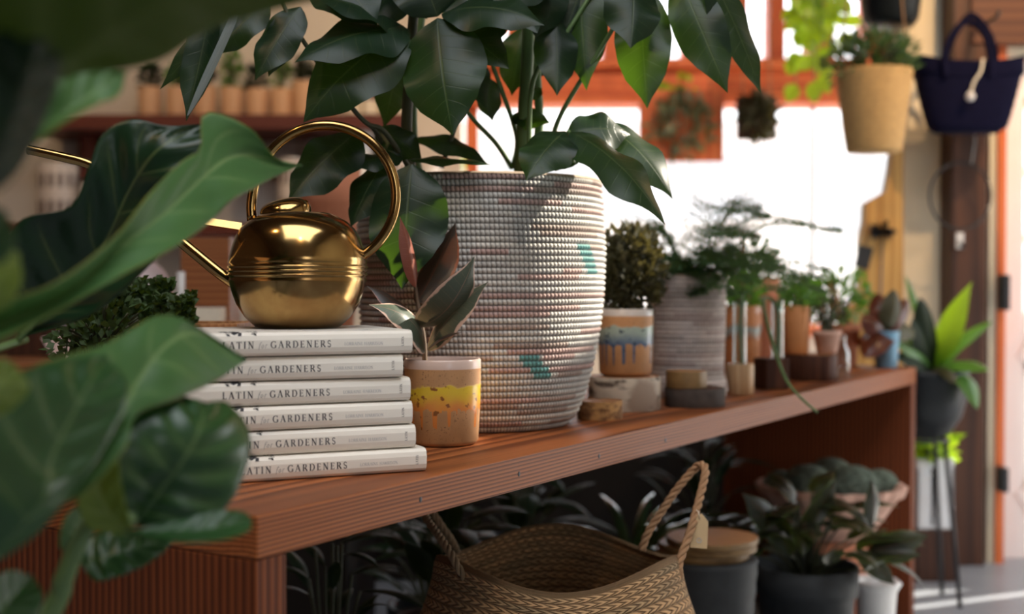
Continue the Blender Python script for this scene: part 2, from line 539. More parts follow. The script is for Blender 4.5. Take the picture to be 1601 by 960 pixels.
M['fig'] = leafmat('fiddle_fig_leaf', (0.020, 0.072, 0.016), (0.10, 0.17, 0.055), 0.33, 6.5, 0.14, (0.16, 0.36, 0.03), 1.15, rib=0.018, veinw=0.045, var=0.3)
M['fig_dark'] = leafmat('dark_fig_leaf', (0.010, 0.032, 0.012), (0.09, 0.12, 0.04), 0.30, 6.5, 0.08, (0.10, 0.20, 0.02), 1.15, rib=0.014, veinw=0.03, var=0.3, spec=0.35)  # darker tone of the same fig leaf
M['fig_shaded'] = leafmat('shaded_fig_leaf', (0.006, 0.018, 0.008), (0.02, 0.03, 0.01), 0.5, 6.5, 0.05, (0.10, 0.20, 0.02), 1.15, rib=0.014, veinw=0.03, var=0.3, spec=0.12)  # shaded copy of the fig leaf, its shade is in the colour
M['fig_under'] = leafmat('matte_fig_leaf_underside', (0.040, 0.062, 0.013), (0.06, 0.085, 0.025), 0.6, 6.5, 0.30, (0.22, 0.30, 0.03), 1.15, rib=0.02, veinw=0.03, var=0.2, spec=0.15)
M['fig_bright'] = leafmat('bright_fig_leaf', (0.060, 0.150, 0.040), (0.18, 0.28, 0.10), 0.5, 6.5, 0.2, (0.25, 0.5, 0.05), 1.15, rib=0.03, veinw=0.05, var=0.2, spec=0.35, edge=((0.30, 0.26, 0.03), 0.95, 0.06))  # stronger light on these leaves is put into the base colour
M['fig_lime'] = leafmat('young_fig_leaf', (0.15, 0.22, 0.022), (0.25, 0.32, 0.08), 0.5, 6.5, 0.25, (0.4, 0.5, 0.04), 1.15, rib=0.03)
M['umbrella'] = leafmat('umbrella_tree_leaf', (0.0065, 0.020, 0.0085), (0.05, 0.07, 0.028), 0.36, 9, 0.14, (0.16, 0.34, 0.02), 0.9, rib=0.016, veinw=0.03, var=0.3, spec=0.3)
M['rubber_leaf'] = leafmat('variegated_rubber_leaf', (0.055, 0.075, 0.05), (0.20, 0.13, 0.09), 0.4, 12, 0.08, (0.3, 0.2, 0.1), 0.6, edge=((0.58, 0.38, 0.29), 0.80, 0.5), rib=0.02, veinw=0.02, under=(0.36, 0.20, 0.15))
M['rubber_dark'] = leafmat('dark_rubber_leaf', (0.035, 0.030, 0.024), (0.09, 0.03, 0.02), 0.35, 12, 0.08, (0.3, 0.08, 0.03), 0.6, edge=((0.22, 0.07, 0.035), 0.85, 0.3), rib=0.03, veinw=0.02)
M['rubber_red'] = leafmat('red_rubber_sheath', (0.20, 0.05, 0.025), (0.26, 0.09, 0.05), 0.45, 12, 0.15, (0.5, 0.1, 0.04), 0.6, rib=0.03)
M['thyme'] = leafmat('small_herb_leaf', (0.040, 0.080, 0.022), (0.08, 0.13, 0.04), 0.6, 4, 0.2, var=0.5)
M['bronze_leaf'] = leafmat('bronze_green_leaf', (0.050, 0.048, 0.018), (0.08, 0.075, 0.03), 0.6, 4, 0.15, (0.16, 0.13, 0.03), var=0.5)
M['fern'] = leafmat('feathery_fern_leaf', (0.040, 0.095, 0.038), (0.06, 0.12, 0.05), 0.5, 4, 0.25, var=0.4)
M['lime_leaf'] = leafmat('lime_pothos_leaf', (0.16, 0.30, 0.02), (0.25, 0.4, 0.05), 0.4, 5, 0.45, (0.55, 0.80, 0.03), var=0.3)
M['green_leaf'] = leafmat('fresh_green_leaf', (0.07, 0.19, 0.035), (0.14, 0.26, 0.07), 0.38, 7, 0.3, (0.3, 0.6, 0.05), var=0.3)
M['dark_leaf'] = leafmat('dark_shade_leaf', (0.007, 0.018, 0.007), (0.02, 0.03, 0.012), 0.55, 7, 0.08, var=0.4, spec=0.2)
M['aglaonema'] = leafmat('dark_patterned_leaf', (0.010, 0.014, 0.006), (0.10, 0.045, 0.035), 0.35, 8, 0.12, (0.2, 0.25, 0.03), var=0.4, edge=((0.05, 0.08, 0.02), 0.85, 0.3))
M['strap_leaf'] = leafmat('glossy_strap_leaf', (0.025, 0.055, 0.028), (0.05, 0.09, 0.04), 0.2, 3, 0.1, var=0.3, coat=0.3)
M['brom'] = leafmat('maroon_leaf', (0.075, 0.018, 0.012), (0.03, 0.05, 0.02), 0.3, 3, 0.2, (0.5, 0.12, 0.03), var=0.3)
M['cactus'] = plain('grey_green_cactus', (0.12, 0.15, 0.12), 0.9, 0.75, 90, 0.8, spec=0.1)
M['hedge'] = leafmat('hedge_leaf', (0.08, 0.18, 0.03), (0.1, 0.2, 0.05), 0.6, 4, 0.3, var=0.4)
M['moss'] = plain('grey_moss', (0.10, 0.12, 0.075), 0.95, 0.4, 40, 0.6)

# ------------------------------------------------------------------ the room
def struct(name, mb, mats, parent=None):
    o = mb.build(name, mats, parent)
    if parent is None: o['kind'] = 'structure'
    return o

CEIL = 3.3
YB = 4.8      # far wall with the big window
XL, XR, YF = -3.2, 2.6, -3.0
struct('floor', MB().box((-0.3, 0.9, -0.05), (5.9, 7.9, 0.1)), M['floor'])
# ceiling with an added opening that lets steep daylight onto the books
b = MB()
for (x0, x1, y0, y1) in ((XL - 0.1, XR + 0.1, YF - 0.1, -1.2), (XL - 0.1, XR + 0.1, 1.0, YB + 0.15), (XL - 0.1, -1.0, -1.2, 1.0), (1.4, XR + 0.1, -1.2, 1.0)):
    b.box(((x0 + x1) / 2, (y0 + y1) / 2, CEIL + 0.05), (x1 - x0, y1 - y0, 0.1))
struct('ceiling', b, M['ceiling'])
struct('wall_left', MB().box((XL - 0.05, 0.9, CEIL / 2), (0.1, 8.1, CEIL)), M['brown_wall'])
# far wall: plaster to the left of the window, cedar framing above it
wx0 = X(722, YB)
zs, zh, zt0, zt1 = 0.60, Z(166, YB), Z(96, YB), Z(-48, YB)
b = MB().box(((XL + wx0) / 2, YB + 0.05, CEIL / 2), (wx0 - XL, 0.1, CEIL))
struct('wall_back', b, M['white_wall'])
b = MB().box(((wx0 + XR) / 2, YB + 0.05, zs / 2), (XR - wx0, 0.1, zs))
struct('wall_back_lower', b, M['white_wall'])
b = MB()
b.box(((wx0 + XR) / 2, YB + 0.04, (zh + zt0) / 2), (XR - wx0, 0.14, zt0 - zh), 0.004)
b.box(((wx0 + XR) / 2, YB + 0.04, (zt1 + CEIL) / 2), (XR - wx0, 0.14, CEIL - zt1), 0.004)
b.box(((wx0 + XR) / 2, YB - 0.05, zt0 - 0.018), (XR - wx0, 0.05, 0.036), 0.004)
b.box(((wx0 + XR) / 2, YB - 0.05, zh + 0.02), (XR - wx0, 0.05, 0.04), 0.004)
struct('wall_back_upper', b, M['cedar'])
opens = [(748, 792), (882, 942), (1020, 1066), (1092, 1132), (1166, 1200), (1224, 1262), (1300, 1350), (1400, 1460)]
edges = [722] + [q for o_ in opens for q in o_] + [1880]
b = MB()
for a_, c_ in zip(edges[0::2], edges[1::2]):
    x0, x1 = X(a_, YB), X(c_, YB)
    b.box(((x0 + x1) / 2, YB + 0.04, (zt0 + zt1) / 2), (x1 - x0, 0.14, zt1 - zt0), 0.004)
struct('trim_1', b, M['cedar_v'])
w = struct('window_2', MB().box(((wx0 + XR) / 2, YB + 0.06, (zt0 + zt1) / 2), (XR - wx0, 0.006, zt1 - zt0)), M['glass'])
# the big window: sill, posts, one slim mullion, one pane
b = MB()
b.box(((wx0 + XR) / 2, YB + 0.0, zs + 0.02), (XR - wx0, 0.16, 0.04), 0.004)
for px_, w_ in ((738, 0.05), (1425, 0.03)):
    b.box((X(px_, YB), YB + 0.03, (zs + zh) / 2), (w_, 0.06, zh - zs), 0.003)
wf = struct('window_1', b, M['cedar_v'])
MB().box((X(1272, YB), YB + 0.03, (zs + zh) / 2), (0.011, 0.03, zh - zs), 0.002).build('mullion', M['black_metal'], wf)
MB().box(((wx0 + XR) / 2, YB + 0.06, (zs + zh) / 2), (XR - wx0, 0.006, zh - zs)).build('pane', M['glass'], wf)

# partition with cream face to the right, in front of the far wall
YP = 3.6
xp0 = X(1405, YP)
xd0 = X(1548, YP)
struct('wall_right_front', MB().box(((xp0 + xd0) / 2, YP + 0.06, 1.5), (xd0 - xp0, 0.12, 3.0 + 0.6)), M['cream'])
zdoor = Z(80, YP)
struct('wall_above_door', MB().box(((xd0 + XR) / 2, YP + 0.06, (zdoor + CEIL) / 2), (XR - xd0, 0.12, CEIL - zdoor)), M['cream'])
struct('trim_2', MB().box((X(1508, YP - 0.06), YP - 0.04, 1.65), (X(1536, YP - 0.06) - X(1481, YP - 0.06), 0.1, 3.3), 0.004), M['dark_wood'])
struct('trim_3', MB().box((X(1650, YP), YP - 0.05, Z(22, YP)), (X(1800, YP) - X(1492, YP), 0.1, Z(-35, YP) - Z(77, YP)), 0.004),
       wood('beam_wood', (0.14, 0.05, 0.022), (0.07, 0.022, 0.01), 'X', (0.3, -0.5), 60, 0.01, 0.5, 0.3))
struct('trim_4', MB().box((X(1541, YP), YP - 0.02, 1.0), (X(1547, YP) - X(1536, YP), 0.06, 2.2), 0.002), M['cream'])
struct('trim_5', MB().box((X(1553, YP), YP - 0.01, 1.0), (X(1560, YP) - X(1547, YP), 0.10, 2.2), 0.002), M['cedar_v'])
struct('trim_6', MB().box((X(1700, YP), YP - 0.02, Z(86, YP)), (X(1900, YP) - X(1497, YP), 0.05, Z(78, YP) - Z(94, YP)), 0.002), M['cream'])

# the glazed door with a cross-braced lower panel
dx0, dx1 = X(1561, YP), X(1561, YP) + 0.86
dz1 = Z(95, YP)
door = thing('door_1', 'pale pinkish painted door with small panes above a diagonally braced lower panel', 'door', (dx0, YP + 0.03, 0.0))
door['kind'] = 'structure'
b = MB()
stile = 0.075
for x in (dx0 + stile / 2, dx1 - stile / 2): b.box((x, YP + 0.03, dz1 / 2), (stile, 0.045, dz1), 0.003)
zmid = Z(515, YP)
for z_, h_ in ((dz1 - 0.05, 0.10), (zmid, 0.10), (0.08, 0.16)):
    b.box(((dx0 + dx1) / 2, YP + 0.03, z_), (dx1 - dx0, 0.043, h_), 0.003)
for z_ in (Z(268, YP), Z(373, YP)):
    b.box(((dx0 + dx1) / 2, YP + 0.03, z_), (dx1 - dx0, 0.03, 0.028), 0.002)
for k in (1, 2):
    b.box((dx0 + (dx1 - dx0) * k / 3, YP + 0.03, (zmid + dz1) / 2), (0.028, 0.03, dz1 - zmid), 0.002)
b.build('door_frame', M['white_paint'], door)
MB().box(((dx0 + dx1) / 2, YP + 0.04, zmid / 2), (dx1 - dx0 - 0.02, 0.018, zmid)).build('lower_panel', M['white_paint'], door)
b = MB()
for s in (1, -1):
    p0, p1 = Vector((dx0 + stile, YP + 0.02, 0.16)), Vector((dx1 - stile, YP + 0.02, zmid - 0.05))
    if s < 0: p0.z, p1.z = p1.z, p0.z
    d = (p1 - p0); nrm = Vector((-d.z, 0, d.x)).normalized() * 0.035
    vs = [p0 + nrm, p0 - nrm, p1 - nrm, p1 + nrm]
    fr = [v + Vector((0, -0.016, 0)) for v in vs]
    b.add(vs + fr, [(4, 5, 6, 7), (0, 1, 5, 4), (1, 2, 6, 5), (2, 3, 7, 6), (3, 0, 4, 7), (3, 2, 1, 0)], None, False)
b.build('cross_brace', M['white_paint'], door)
MB().box(((dx0 + dx1) / 2, YP + 0.03, (zmid + dz1) / 2), (dx1 - dx0, 0.005, dz1 - zmid)).build('pane', M['glass'], door)
MB().box((X(1551, YP), YP - 0.085, Z(457, YP)), (0.02, 0.05, 0.10), 0.004).build('hinge', M['black_metal'], door)
MB().box((X(1551, YP), YP - 0.085, Z(742, YP)), (0.02, 0.05, 0.07), 0.004).build('hinge', M['black_metal'], door)

# right wall with a wide side opening and an added high slot for sun flecks on leaves; front wall with the shop window
b = MB()
def wall_x(b, x, th, rects):
    for (y0, y1, z0, z1) in rects:
        b.box((x, (y0 + y1) / 2, (z0 + z1) / 2), (th, y1 - y0, z1 - z0))
wall_x(b, XR + 0.03, 0.06, [(YF, 1.9, 0, CEIL), (3.4, 3.72, 0, CEIL), (3.72, YB, 2.3, CEIL), (1.9, 2.4, 0, 1.5), (1.9, 3.4, 1.5, 2.72), (1.9, 2.62, 2.72, CEIL), (3.02, 3.4, 2.72, CEIL), (2.62, 3.02, 3.12, CEIL)])
struct('wall_right', b, M['cream'])
b = MB()
for (x0, x1, z0, z1) in ((XL, 1.3, 0, CEIL), (2.2, XR, 0, CEIL), (1.3, 2.2, 0, 0.85), (1.3, 2.2, 2.45, CEIL)):
    b.box(((x0 + x1) / 2, YF - 0.03, (z0 + z1) / 2), (x1 - x0, 0.06, z1 - z0))
struct('wall_front', b, M['brown_wall'])
b = MB()
for x in (1.3, 1.75, 2.2): b.box((x, YF, 1.65), (0.05, 0.05, 1.6), 0.003)
struct('window_3', b, M['dark_wood'])

# ------------------------------------------------------------------ outside the window
struct('ground', MB().box((0, 12, -0.16), (60, 44, 0.1)), M['pavement'])
van = thing('parked_van', 'white van parked in the sun outside the big window', 'van', (1.7, 9.0, -0.11))
def loft(b, secs):
    k = len(secs[0]); vs = [p for s_ in secs for p in s_]; fs = []
    for i in range(len(secs) - 1):
        for j in range(k):
            j2 = (j + 1) % k
            fs.append((i * k + j, i * k + j2, (i + 1) * k + j2, (i + 1) * k + j))
    fs.append(tuple(range(k))[::-1]); fs.append(tuple((len(secs) - 1) * k + j for j in range(k)))
    b.add(vs, fs, None, False)
prof = [(-2.3, 0.3), (2.35, 0.3), (2.4, 0.75), (2.25, 1.0), (1.6, 1.12), (1.05, 1.85), (0.7, 1.98), (-2.2, 1.98), (-2.35, 1.6), (-2.38, 0.6)]
b = MB(); loft(b, [[(1.7 + x, y, z - 0.11) for x, z in prof] for y in (8.2, 10.0)])
body = b.build('body', M['car_white'], van)
b = MB(); b.box((1.7 + 0.75, 8.19, 1.38), (0.75, 0.03, 0.5), 0.02); b.build('side_window', M['car_glass'], van)
b = MB(); b.box((1.7 - 0.9, 8.19, 1.42), (1.7, 0.03, 0.42), 0.02); b.build('side_window', M['car_glass'], van)
for x in (-1.5, 1.45):
    b = MB()
    prof_w = [(0.05, -0.1), (0.28, -0.1), (0.33, -0.07), (0.33, 0.07), (0.28, 0.1), (0.05, 0.1)]
    b.lathe((0, 0, 0), prof_w, 28, True)
    b.v = [(1.7 + x + p[0], 8.27 + p[2], 0.22 + p[1]) for p in b.v]
    b.build('wheel', M['rubber'], van)
MB().box((1.7 - 2.36, 8.4, 0.95), (0.06, 0.2, 0.42), 0.02).build('tail_lamp', M['red_lamp'], van)
rnd = random.Random(5)
def tiny_leaf(b, p, ax, nr, ln, wd):
    ax = ax.normalized(); sd = ax.cross(nr)
    sd = sd.normalized() if sd.length > 1e-6 else ax.orthogonal().normalized()
    nn = sd.cross(ax)
    b.add([p, p + ax * ln * 0.5 + sd * wd * 0.5 - nn * wd * 0.12, p + ax * ln, p + ax * ln * 0.5 - sd * wd * 0.5 - nn * wd * 0.12, p + ax * ln * 0.5 + nn * wd * 0.06],
          [(0, 1, 4), (1, 2, 4), (2, 3, 4), (3, 0, 4)], [(0.5, 0), (1, 0.5), (0.5, 1), (0, 0.5), (0.5, 0.5)])
def rv(r): 
    while True:
        v = Vector((r.uniform(-1, 1), r.uniform(-1, 1), r.uniform(-1, 1)))
        if 0.05 < v.length < 1: return v
def bush_mesh(b, c, rad, n, ln, wd, r, shell=0.5, up=0.4):
    c = Vector(c)
    for _ in range(n):
        v = rv(r)
        v = v.normalized() * (shell + (1 - shell) * r.random()) if r.random() < 0.75 else v
        p = c + Vector((v.x * rad[0], v.y * rad[1], v.z * rad[2]))
        tiny_leaf(b, p, v + rv(r) * 0.8 + Vector((0, 0, up)), rv(r), ln * r.uniform(0.7, 1.25), wd * r.uniform(0.7, 1.25))
for i, (x, y, rr, h) in enumerate(((-0.9, 7.2, 0.7, 1.0), (3.9, 6.6, 0.7, 1.5), (6.3, 9.5, 1.2, 2.2))):
    s = thing('shrub', ('low green shrub outside behind the slatted pots at the window edge', 'tall green shrub outside beyond the glazed door', 'broad tree-like shrub farthest out in the sun')[i], 'shrub', (x, y, -0.11))
    b = MB(); bush_mesh(b, (x, y, h), (rr, rr, h), 1400, 0.16, 0.09, rnd); b.build('foliage', M['hedge'], s)
    MB().tube([(x, y, -0.11), (x + 0.03, y, h)], 0.05).build('trunk', M['stem_brown'], s)
struct('exterior_wall', MB().box((0, 20, 2.5), (50, 0.3, 5.2)), M['car_white'])

# ------------------------------------------------------------------ the long bench
YAW = math.atan2(0.851, 0.524)
BX, BY, BT = -0.215, 1.047, 0.600
BL, BW, TH = 2.235, 0.47, 0.038
UX, VX = Vector((math.cos(YAW), math.sin(YAW), 0)), Vector((-math.sin(YAW), math.cos(YAW), 0))
bench = thing('bench', 'long reddish fir bench with slab ends carrying books, baskets and pots', 'bench', (BX, BY, 0), rot=YAW)
MB().box((BL / 2, BW / 2, BT - TH / 2), (BL, BW, TH), 0.0022).build('top_board', M['bench_top'], bench, True)
for x in (TH / 2, BL - TH / 2):
    MB().box((x, BW / 2, (BT - TH) / 2 - 0.0002), (TH, BW - 0.002, BT - TH - 0.0004), 0.0018).build('end_panel', M['bench_side'], bench, True)
for u, z in ((0.235, 0.5795), (0.425, 0.5805), (0.62, 0.578), (0.82, 0.577)):
    b = MB(); b.lathe((0, 0, 0), [(0.0, 0.0004), (0.0022, 0.0004), (0.0026, 0.0)], 10)
    b.v = [(u + p[0], -p[2] - 0.0001, z + p[1] * 1.2) for p in b.v]
    b.build('nail', M['black_metal'], bench, True)
def on_bench(px, d, z=0.0):
    return Vector((X(px, d), d, BT + z))

# ------------------------------------------------------------------ lettering
def glyph_tools():
    G = {}
    TK, TN, SH = 0.175, 0.078, 0.055
    def st(p, q, w):
        p, q = Vector((*p, 0)), Vector((*q, 0)); d = (q - p).normalized(); n_ = Vector((-d.y, d.x, 0)) * w / 2
        return [[p + n_, p - n_, q - n_, q + n_]]
    def bar(x0, y0, x1, y1): return [[Vector((x0, y0, 0)), Vector((x1, y0, 0)), Vector((x1, y1, 0)), Vector((x0, y1, 0))]]
    def serif(x, y, w=0.30, up=True): return bar(x - w / 2, y if up else y - SH, x + w / 2, y + SH if up else y)
    def arc(cx, cy, rx, ry, a0, a1, wf, n=12):
        out, pr = [], None
        for i in range(n + 1):
            a = math.radians(a0 + (a1 - a0) * i / n); w_ = wf(a)
            c, s = math.cos(a), math.sin(a)
            cur = (Vector((cx + c * (rx + w_ / 2), cy + s * (ry + w_ / 2), 0)), Vector((cx + c * (rx - w_ / 2), cy + s * (ry - w_ / 2), 0)))
            if pr: out.append([pr[0], pr[1], cur[1], cur[0]])
            pr = cur
        return out
    side = lambda a: TN + (TK - TN) * abs(math.cos(a)) ** 1.5
    G['L'] = (0.62, st((0.16, 0), (0.16, 1), TK) + serif(0.16, 0.965) + bar(0.02, 0, 0.58, TN) + st((0.58, 0), (0.60, 0.22), TN))
    G['A'] = (0.80, st((0.10, 0), (0.38, 1), TN) + st((0.38, 1.02), (0.70, 0), TK) + bar(0.2, 0.32, 0.6, 0.36) + serif(0.09, 0, 0.24) + serif(0.70, 0, 0.28))
    G['T'] = (0.70, st((0.35, 0), (0.35, 1), TK) + serif(0.35, 0) + bar(0.03, 0.955, 0.67, 1) + st((0.03, 1), (0.02, 0.78), TN) + st((0.67, 1), (0.68, 0.78), TN))
    G['I'] = (0.36, st((0.18, 0), (0.18, 1), TK) + serif(0.18, 0) + serif(0.18, 0.965))
    G['N'] = (0.86, st((0.15, 0), (0.15, 1), TN) + st((0.15, 1), (0.70, 0), TK) + st((0.70, 0), (0.70, 1), TN) + serif(0.14, 0, 0.26) + serif(0.10, 0.965, 0.2) + serif(0.70, 0.965, 0.26))
    G['G'] = (0.84, arc(0.44, 0.5, 0.37, 0.48, 45, 320, side, 18) + st((0.72, 0.06), (0.72, 0.42), TK) + serif(0.72, 0.40, 0.26) + st((0.70, 0.98), (0.70, 0.74), TN))
    G['R'] = (0.76, st((0.16, 0), (0.16, 1), TK) + serif(0.16, 0) + serif(0.12, 0.965, 0.2) + bar(0.16, 0.955, 0.36, 1) + bar(0.16, 0.47, 0.36, 0.51) + arc(0.36, 0.735, 0.20, 0.243, -90, 90, side) + st((0.36, 0.5), (0.72, 0.0), TK))
    G['D'] = (0.84, st((0.16, 0), (0.16, 1), TK) + bar(0.02, 0.96, 0.36, 1) + bar(0.02, 0, 0.36, 0.04) + arc(0.36, 0.5, 0.38, 0.48, -90, 90, side, 16))
    G['E'] = (0.66, st((0.16, 0), (0.16, 1), TK) + bar(0.02, 0, 0.56, TN) + bar(0.02, 0.955, 0.54, 1) + bar(0.16, 0.49, 0.46, 0.53) + st((0.56, 0), (0.60, 0.2), TN) + st((0.54, 1), (0.55, 0.8), TN) + st((0.46, 0.42), (0.46, 0.6), TN))
    G['S'] = (0.58, arc(0.29, 0.735, 0.19, 0.235, 30, 270, lambda a: 0.11) + arc(0.29, 0.26, 0.20, 0.23, 90, -150, lambda a: 0.12) + st((0.455, 0.93), (0.455, 0.78), TN) + st((0.09, 0.07), (0.085, 0.22), TN))
    G['O'] = (0.88, arc(0.44, 0.5, 0.36, 0.48, 0, 360, side, 20))
    G['H'] = (0.86, st((0.16, 0), (0.16, 1), TK) + st((0.70, 0), (0.70, 1), TK) + bar(0.16, 0.48, 0.7, 0.52) + serif(0.16, 0) + serif(0.16, 0.965) + serif(0.70, 0) + serif(0.70, 0.965))
    sl = lambda q: [[Vector((v.x + v.y * 0.22, v.y, 0)) for v in f] for f in q]
    G['f'] = (0.34, sl(st((0.12, -0.25), (0.16, 0.85), 0.07) + arc(0.26, 0.82, 0.10, 0.13, 0, 180, lambda a: 0.06, 8) + bar(0.02, 0.55, 0.32, 0.60)))
    G['o'] = (0.46, sl(arc(0.20, 0.29, 0.15, 0.27, 0, 360, lambda a: 0.05 + 0.035 * abs(math.cos(a)), 16)))
    G['r'] = (0.36, sl(st((0.10, 0), (0.12, 0.58), 0.075) + arc(0.25, 0.42, 0.12, 0.14, 40, 170, lambda a: 0.06, 8)))
    return G
GL = glyph_tools()
def write(b, text, x, y, h, space, depth_y, vertical=False):
    """Flat letters on a spine facing -Y; x runs along the spine, y is height."""
    cx = 0.0
    for ch in text:
        if ch == ' ':
            cx += 0.38 + space; continue
        wd, polys = GL[ch]
        for q in polys:
            pts = []
            for v in q:
                lx, ly = (cx + v.x) * h, v.y * h
                pts.append((x - ly, depth_y, y + lx) if vertical else (x + lx, depth_y, y + ly))
            b.add(pts, [tuple(range(len(pts)))], None, False)
        cx += wd + space
    return cx * h

# ------------------------------------------------------------------ the six books
SW, BD, BH = 0.235, 0.172, 0.0243
def book_master():
    root = thing('book', None, None, (0, 0, 0))
    # jacketed case: rounded spine, two boards
    b = MB()
    th = 0.003
    pro = [(-0.002 + BD, 0), (0.010, 0), (0.004, 0.0008), (0.0012, 0.0035), (0.0, 0.008), (0.0, BH - 0.008), (0.0012, BH - 0.0035), (0.004, BH - 0.0008), (0.010, BH), (-0.002 + BD, BH)]
    inn = [(-0.002 + BD, th), (0.012, th), (0.007, th + 0.001), (0.005, 0.006), (0.0045, 0.01), (0.0045, BH - 0.01), (0.005, BH - 0.006), (0.007, BH - th - 0.001), (0.012, BH - th), (-0.002 + BD, BH - th)]
    k = len(pro)
    vs = []
    for x in (0.0, SW):
        vs += [(x, y, z) for y, z in pro] + [(x, y, z) for y, z in inn]
    fs = []
    n2 = 2 * k
    for i in range(k - 1):
        fs.append((i + 1, i, n2 + i, n2 + i + 1))
        fs.append((k + i, k + i + 1, n2 + k + i + 1, n2 + k + i))
        fs.append((i, i + 1, k + i + 1, k + i))
        fs.append((n2 + i + 1, n2 + i, n2 + k + i, n2 + k + i + 1))
    for i in (0, k - 1):
        f = (i, k + i, n2 + k + i, n2 + i)
        fs.append(f if i == 0 else f[::-1])
    b.add(vs, fs, None, False)
    cv = b.build('cover', M['paper'], root, True)
    cv.data.polygons.foreach_set('use_smooth', [False] * len(cv.data.polygons))
    MB().box((SW / 2, 0.006 + (BD - 0.012) / 2, BH / 2), (SW - 0.008, BD - 0.012, BH - 2 * th - 0.0004), 0.0005).build('page_block', M['pages'], root, True)
    b = MB(); yy = -0.00025; hh = 0.0068; y0 = BH / 2 - hh / 2 - 0.0004
    write(b, 'LATIN', 0.0407, y0, hh, 0.28, yy)
    write(b, 'GARDENERS', 0.0875, y0, hh, 0.28, yy)
    b.build('title_lettering', M['ink'], root, True)
    b = MB(); write(b, 'for', 0.0752, y0, hh * 0.92, 0.10, yy); b.build('joining_word', M['mid_ink'], root, True)
    b = MB()
    write(b, 'LORRAINE HARRISON', 0.1625, y0 + 0.0014, 0.0031, 0.07, yy)
    b.build('author_lettering', M['grey_ink'], root, True)
    b = MB()
    write(b, 'LATIN', 0.2255, y0 - 0.0004, 0.0026, 0.1, yy, True)
    b.build('publisher_lettering', M['mid_ink'], root, True)
    # dark botanical drawing that reaches over the jacket's top edge, and a faint one further right
    def over_edge(x, s_):
        s_ = min(1.0, max(0.0, s_))
        path = [(0.0008, BH - 0.0036), (0.0038, BH - 0.0006), (0.010, BH + 0.0002), (0.018, BH + 0.0002)]
        k_ = min(2, int(s_ * 3)); w_ = s_ * 3 - k_
        return (x, path[k_][0] + (path[k_ + 1][0] - path[k_][0]) * w_ - 0.0001, path[k_][1] + (path[k_ + 1][1] - path[k_][1]) * w_ + 0.0001)
    b = MB(); r = random.Random(3)
    for (x0, x1, n, s) in ((0.040, 0.060, 16, 0.007), (0.064, 0.076, 9, 0.005)):
        for i in range(n):
            x = r.uniform(x0, x1); s0 = r.uniform(0.0, 1.0); a = r.uniform(0, 6.28)
            lx, ls = math.cos(a) * s * 0.5, math.sin(a) * 0.35
            q_ = [(x - lx, s0 - ls), (x - ls * 0.0035 - 0.0004, s0 + lx * 60), (x + lx, s0 + ls), (x + ls * 0.0035 + 0.0004, s0 - lx * 60)]
            b.add([over_edge(px_, ps_) for px_, ps_ in q_], [(0, 1, 2, 3)], None, False)
    b.build('jacket_drawing', M['ink'], root, True)
    b = MB()
    for i in range(3):
        pts = [(0.125 + 0.07 * t_ , 0.012 + 0.006 * math.sin(t_ * 5 + i) + 0.003 * i + 0.004 * t_, BH + 0.0001) for t_ in np.linspace(0, 1, 14)]
        b.tube(pts, 0.00022, 4)
    b.build('jacket_line_drawing', M['grey_ink'], root, True)
    return root
def dup(root, loc, rot):
    r = root.copy(); col.objects.link(r)
    r.location = loc; r.rotation_euler = (0, 0, rot)
    for ch in root.children:
        c = ch.copy(); c.parent = r; col.objects.link(c)
        for g in ch.children:
            e = g.copy(); e.parent = c; col.objects.link(e)
    return r
spec = [(667, 1.298, 24.6, 'bottom book of the white stack, lying directly on the bench, spine furthest right'),
        (650, 1.297, 24.2, 'second white book from the bottom of the stack, just above the lowest'),
        (645, 1.297, 24.6, 'third white book from the bottom of the stack on the bench'),
        (642, 1.296, 23.6, 'white book fourth from the bottom, its whole title readable left of the drip pot'),
        (630, 1.288, 22.0, 'white book second from the top, pushed back to the left under the topmost one'),
        (645, 1.290, 23.0, 'topmost white book of the stack, with the brass watering can standing on it')]
bm_ = book_master()
for i, (px_, d_, ang, lab) in enumerate(spec):
    a = math.radians(ang)
    pt = Vector((X(px_, d_), d_, 0)) - Vector((math.cos(a), math.sin(a), 0)) * SW
    loc = (pt.x, pt.y, BT + 0.0003 + i * (BH + 0.0004))
    o = bm_ if i == 0 else dup(bm_, loc, a)
    o.location = loc; o.rotation_euler = (0, 0, a)
    tag(o, lab, 'book', 'stack of white gardening books')
BOOKTOP = BT + 6 * (BH + 0.0004)

# ------------------------------------------------------------------ the brass watering can
cc = Vector((X(466, 1.35), 1.35, BOOKTOP + 0.0003))
S = 1.35 / F
wc = thing('watering_can', 'round brass watering can with hoop handle and long spout on the books', 'watering can', cc)
prof = [(0, 0), (60, 0), (66, 2), (82, 17), (95, 37), (102, 56), (106, 72)]
prof += [(106.5, 76), (105.2, 78.5), (108.6, 81), (108.6, 82.5), (105.4, 85), (108.8, 87.5), (108.8, 89), (105.5, 91.5), (108.8, 94), (108.8, 95.5), (105.4, 98), (107.4, 101)]
prof += [(105.6, 110), (102, 124), (96.5, 141), (88, 155), (76, 166), (60, 174.5), (50, 178.5), (46, 179), (44, 177), (44, 150)]
b = MB(); b.lathe(cc, [(r * S, z * S) for r, z in prof], 96)
b.build('body', M['brass'], wc)
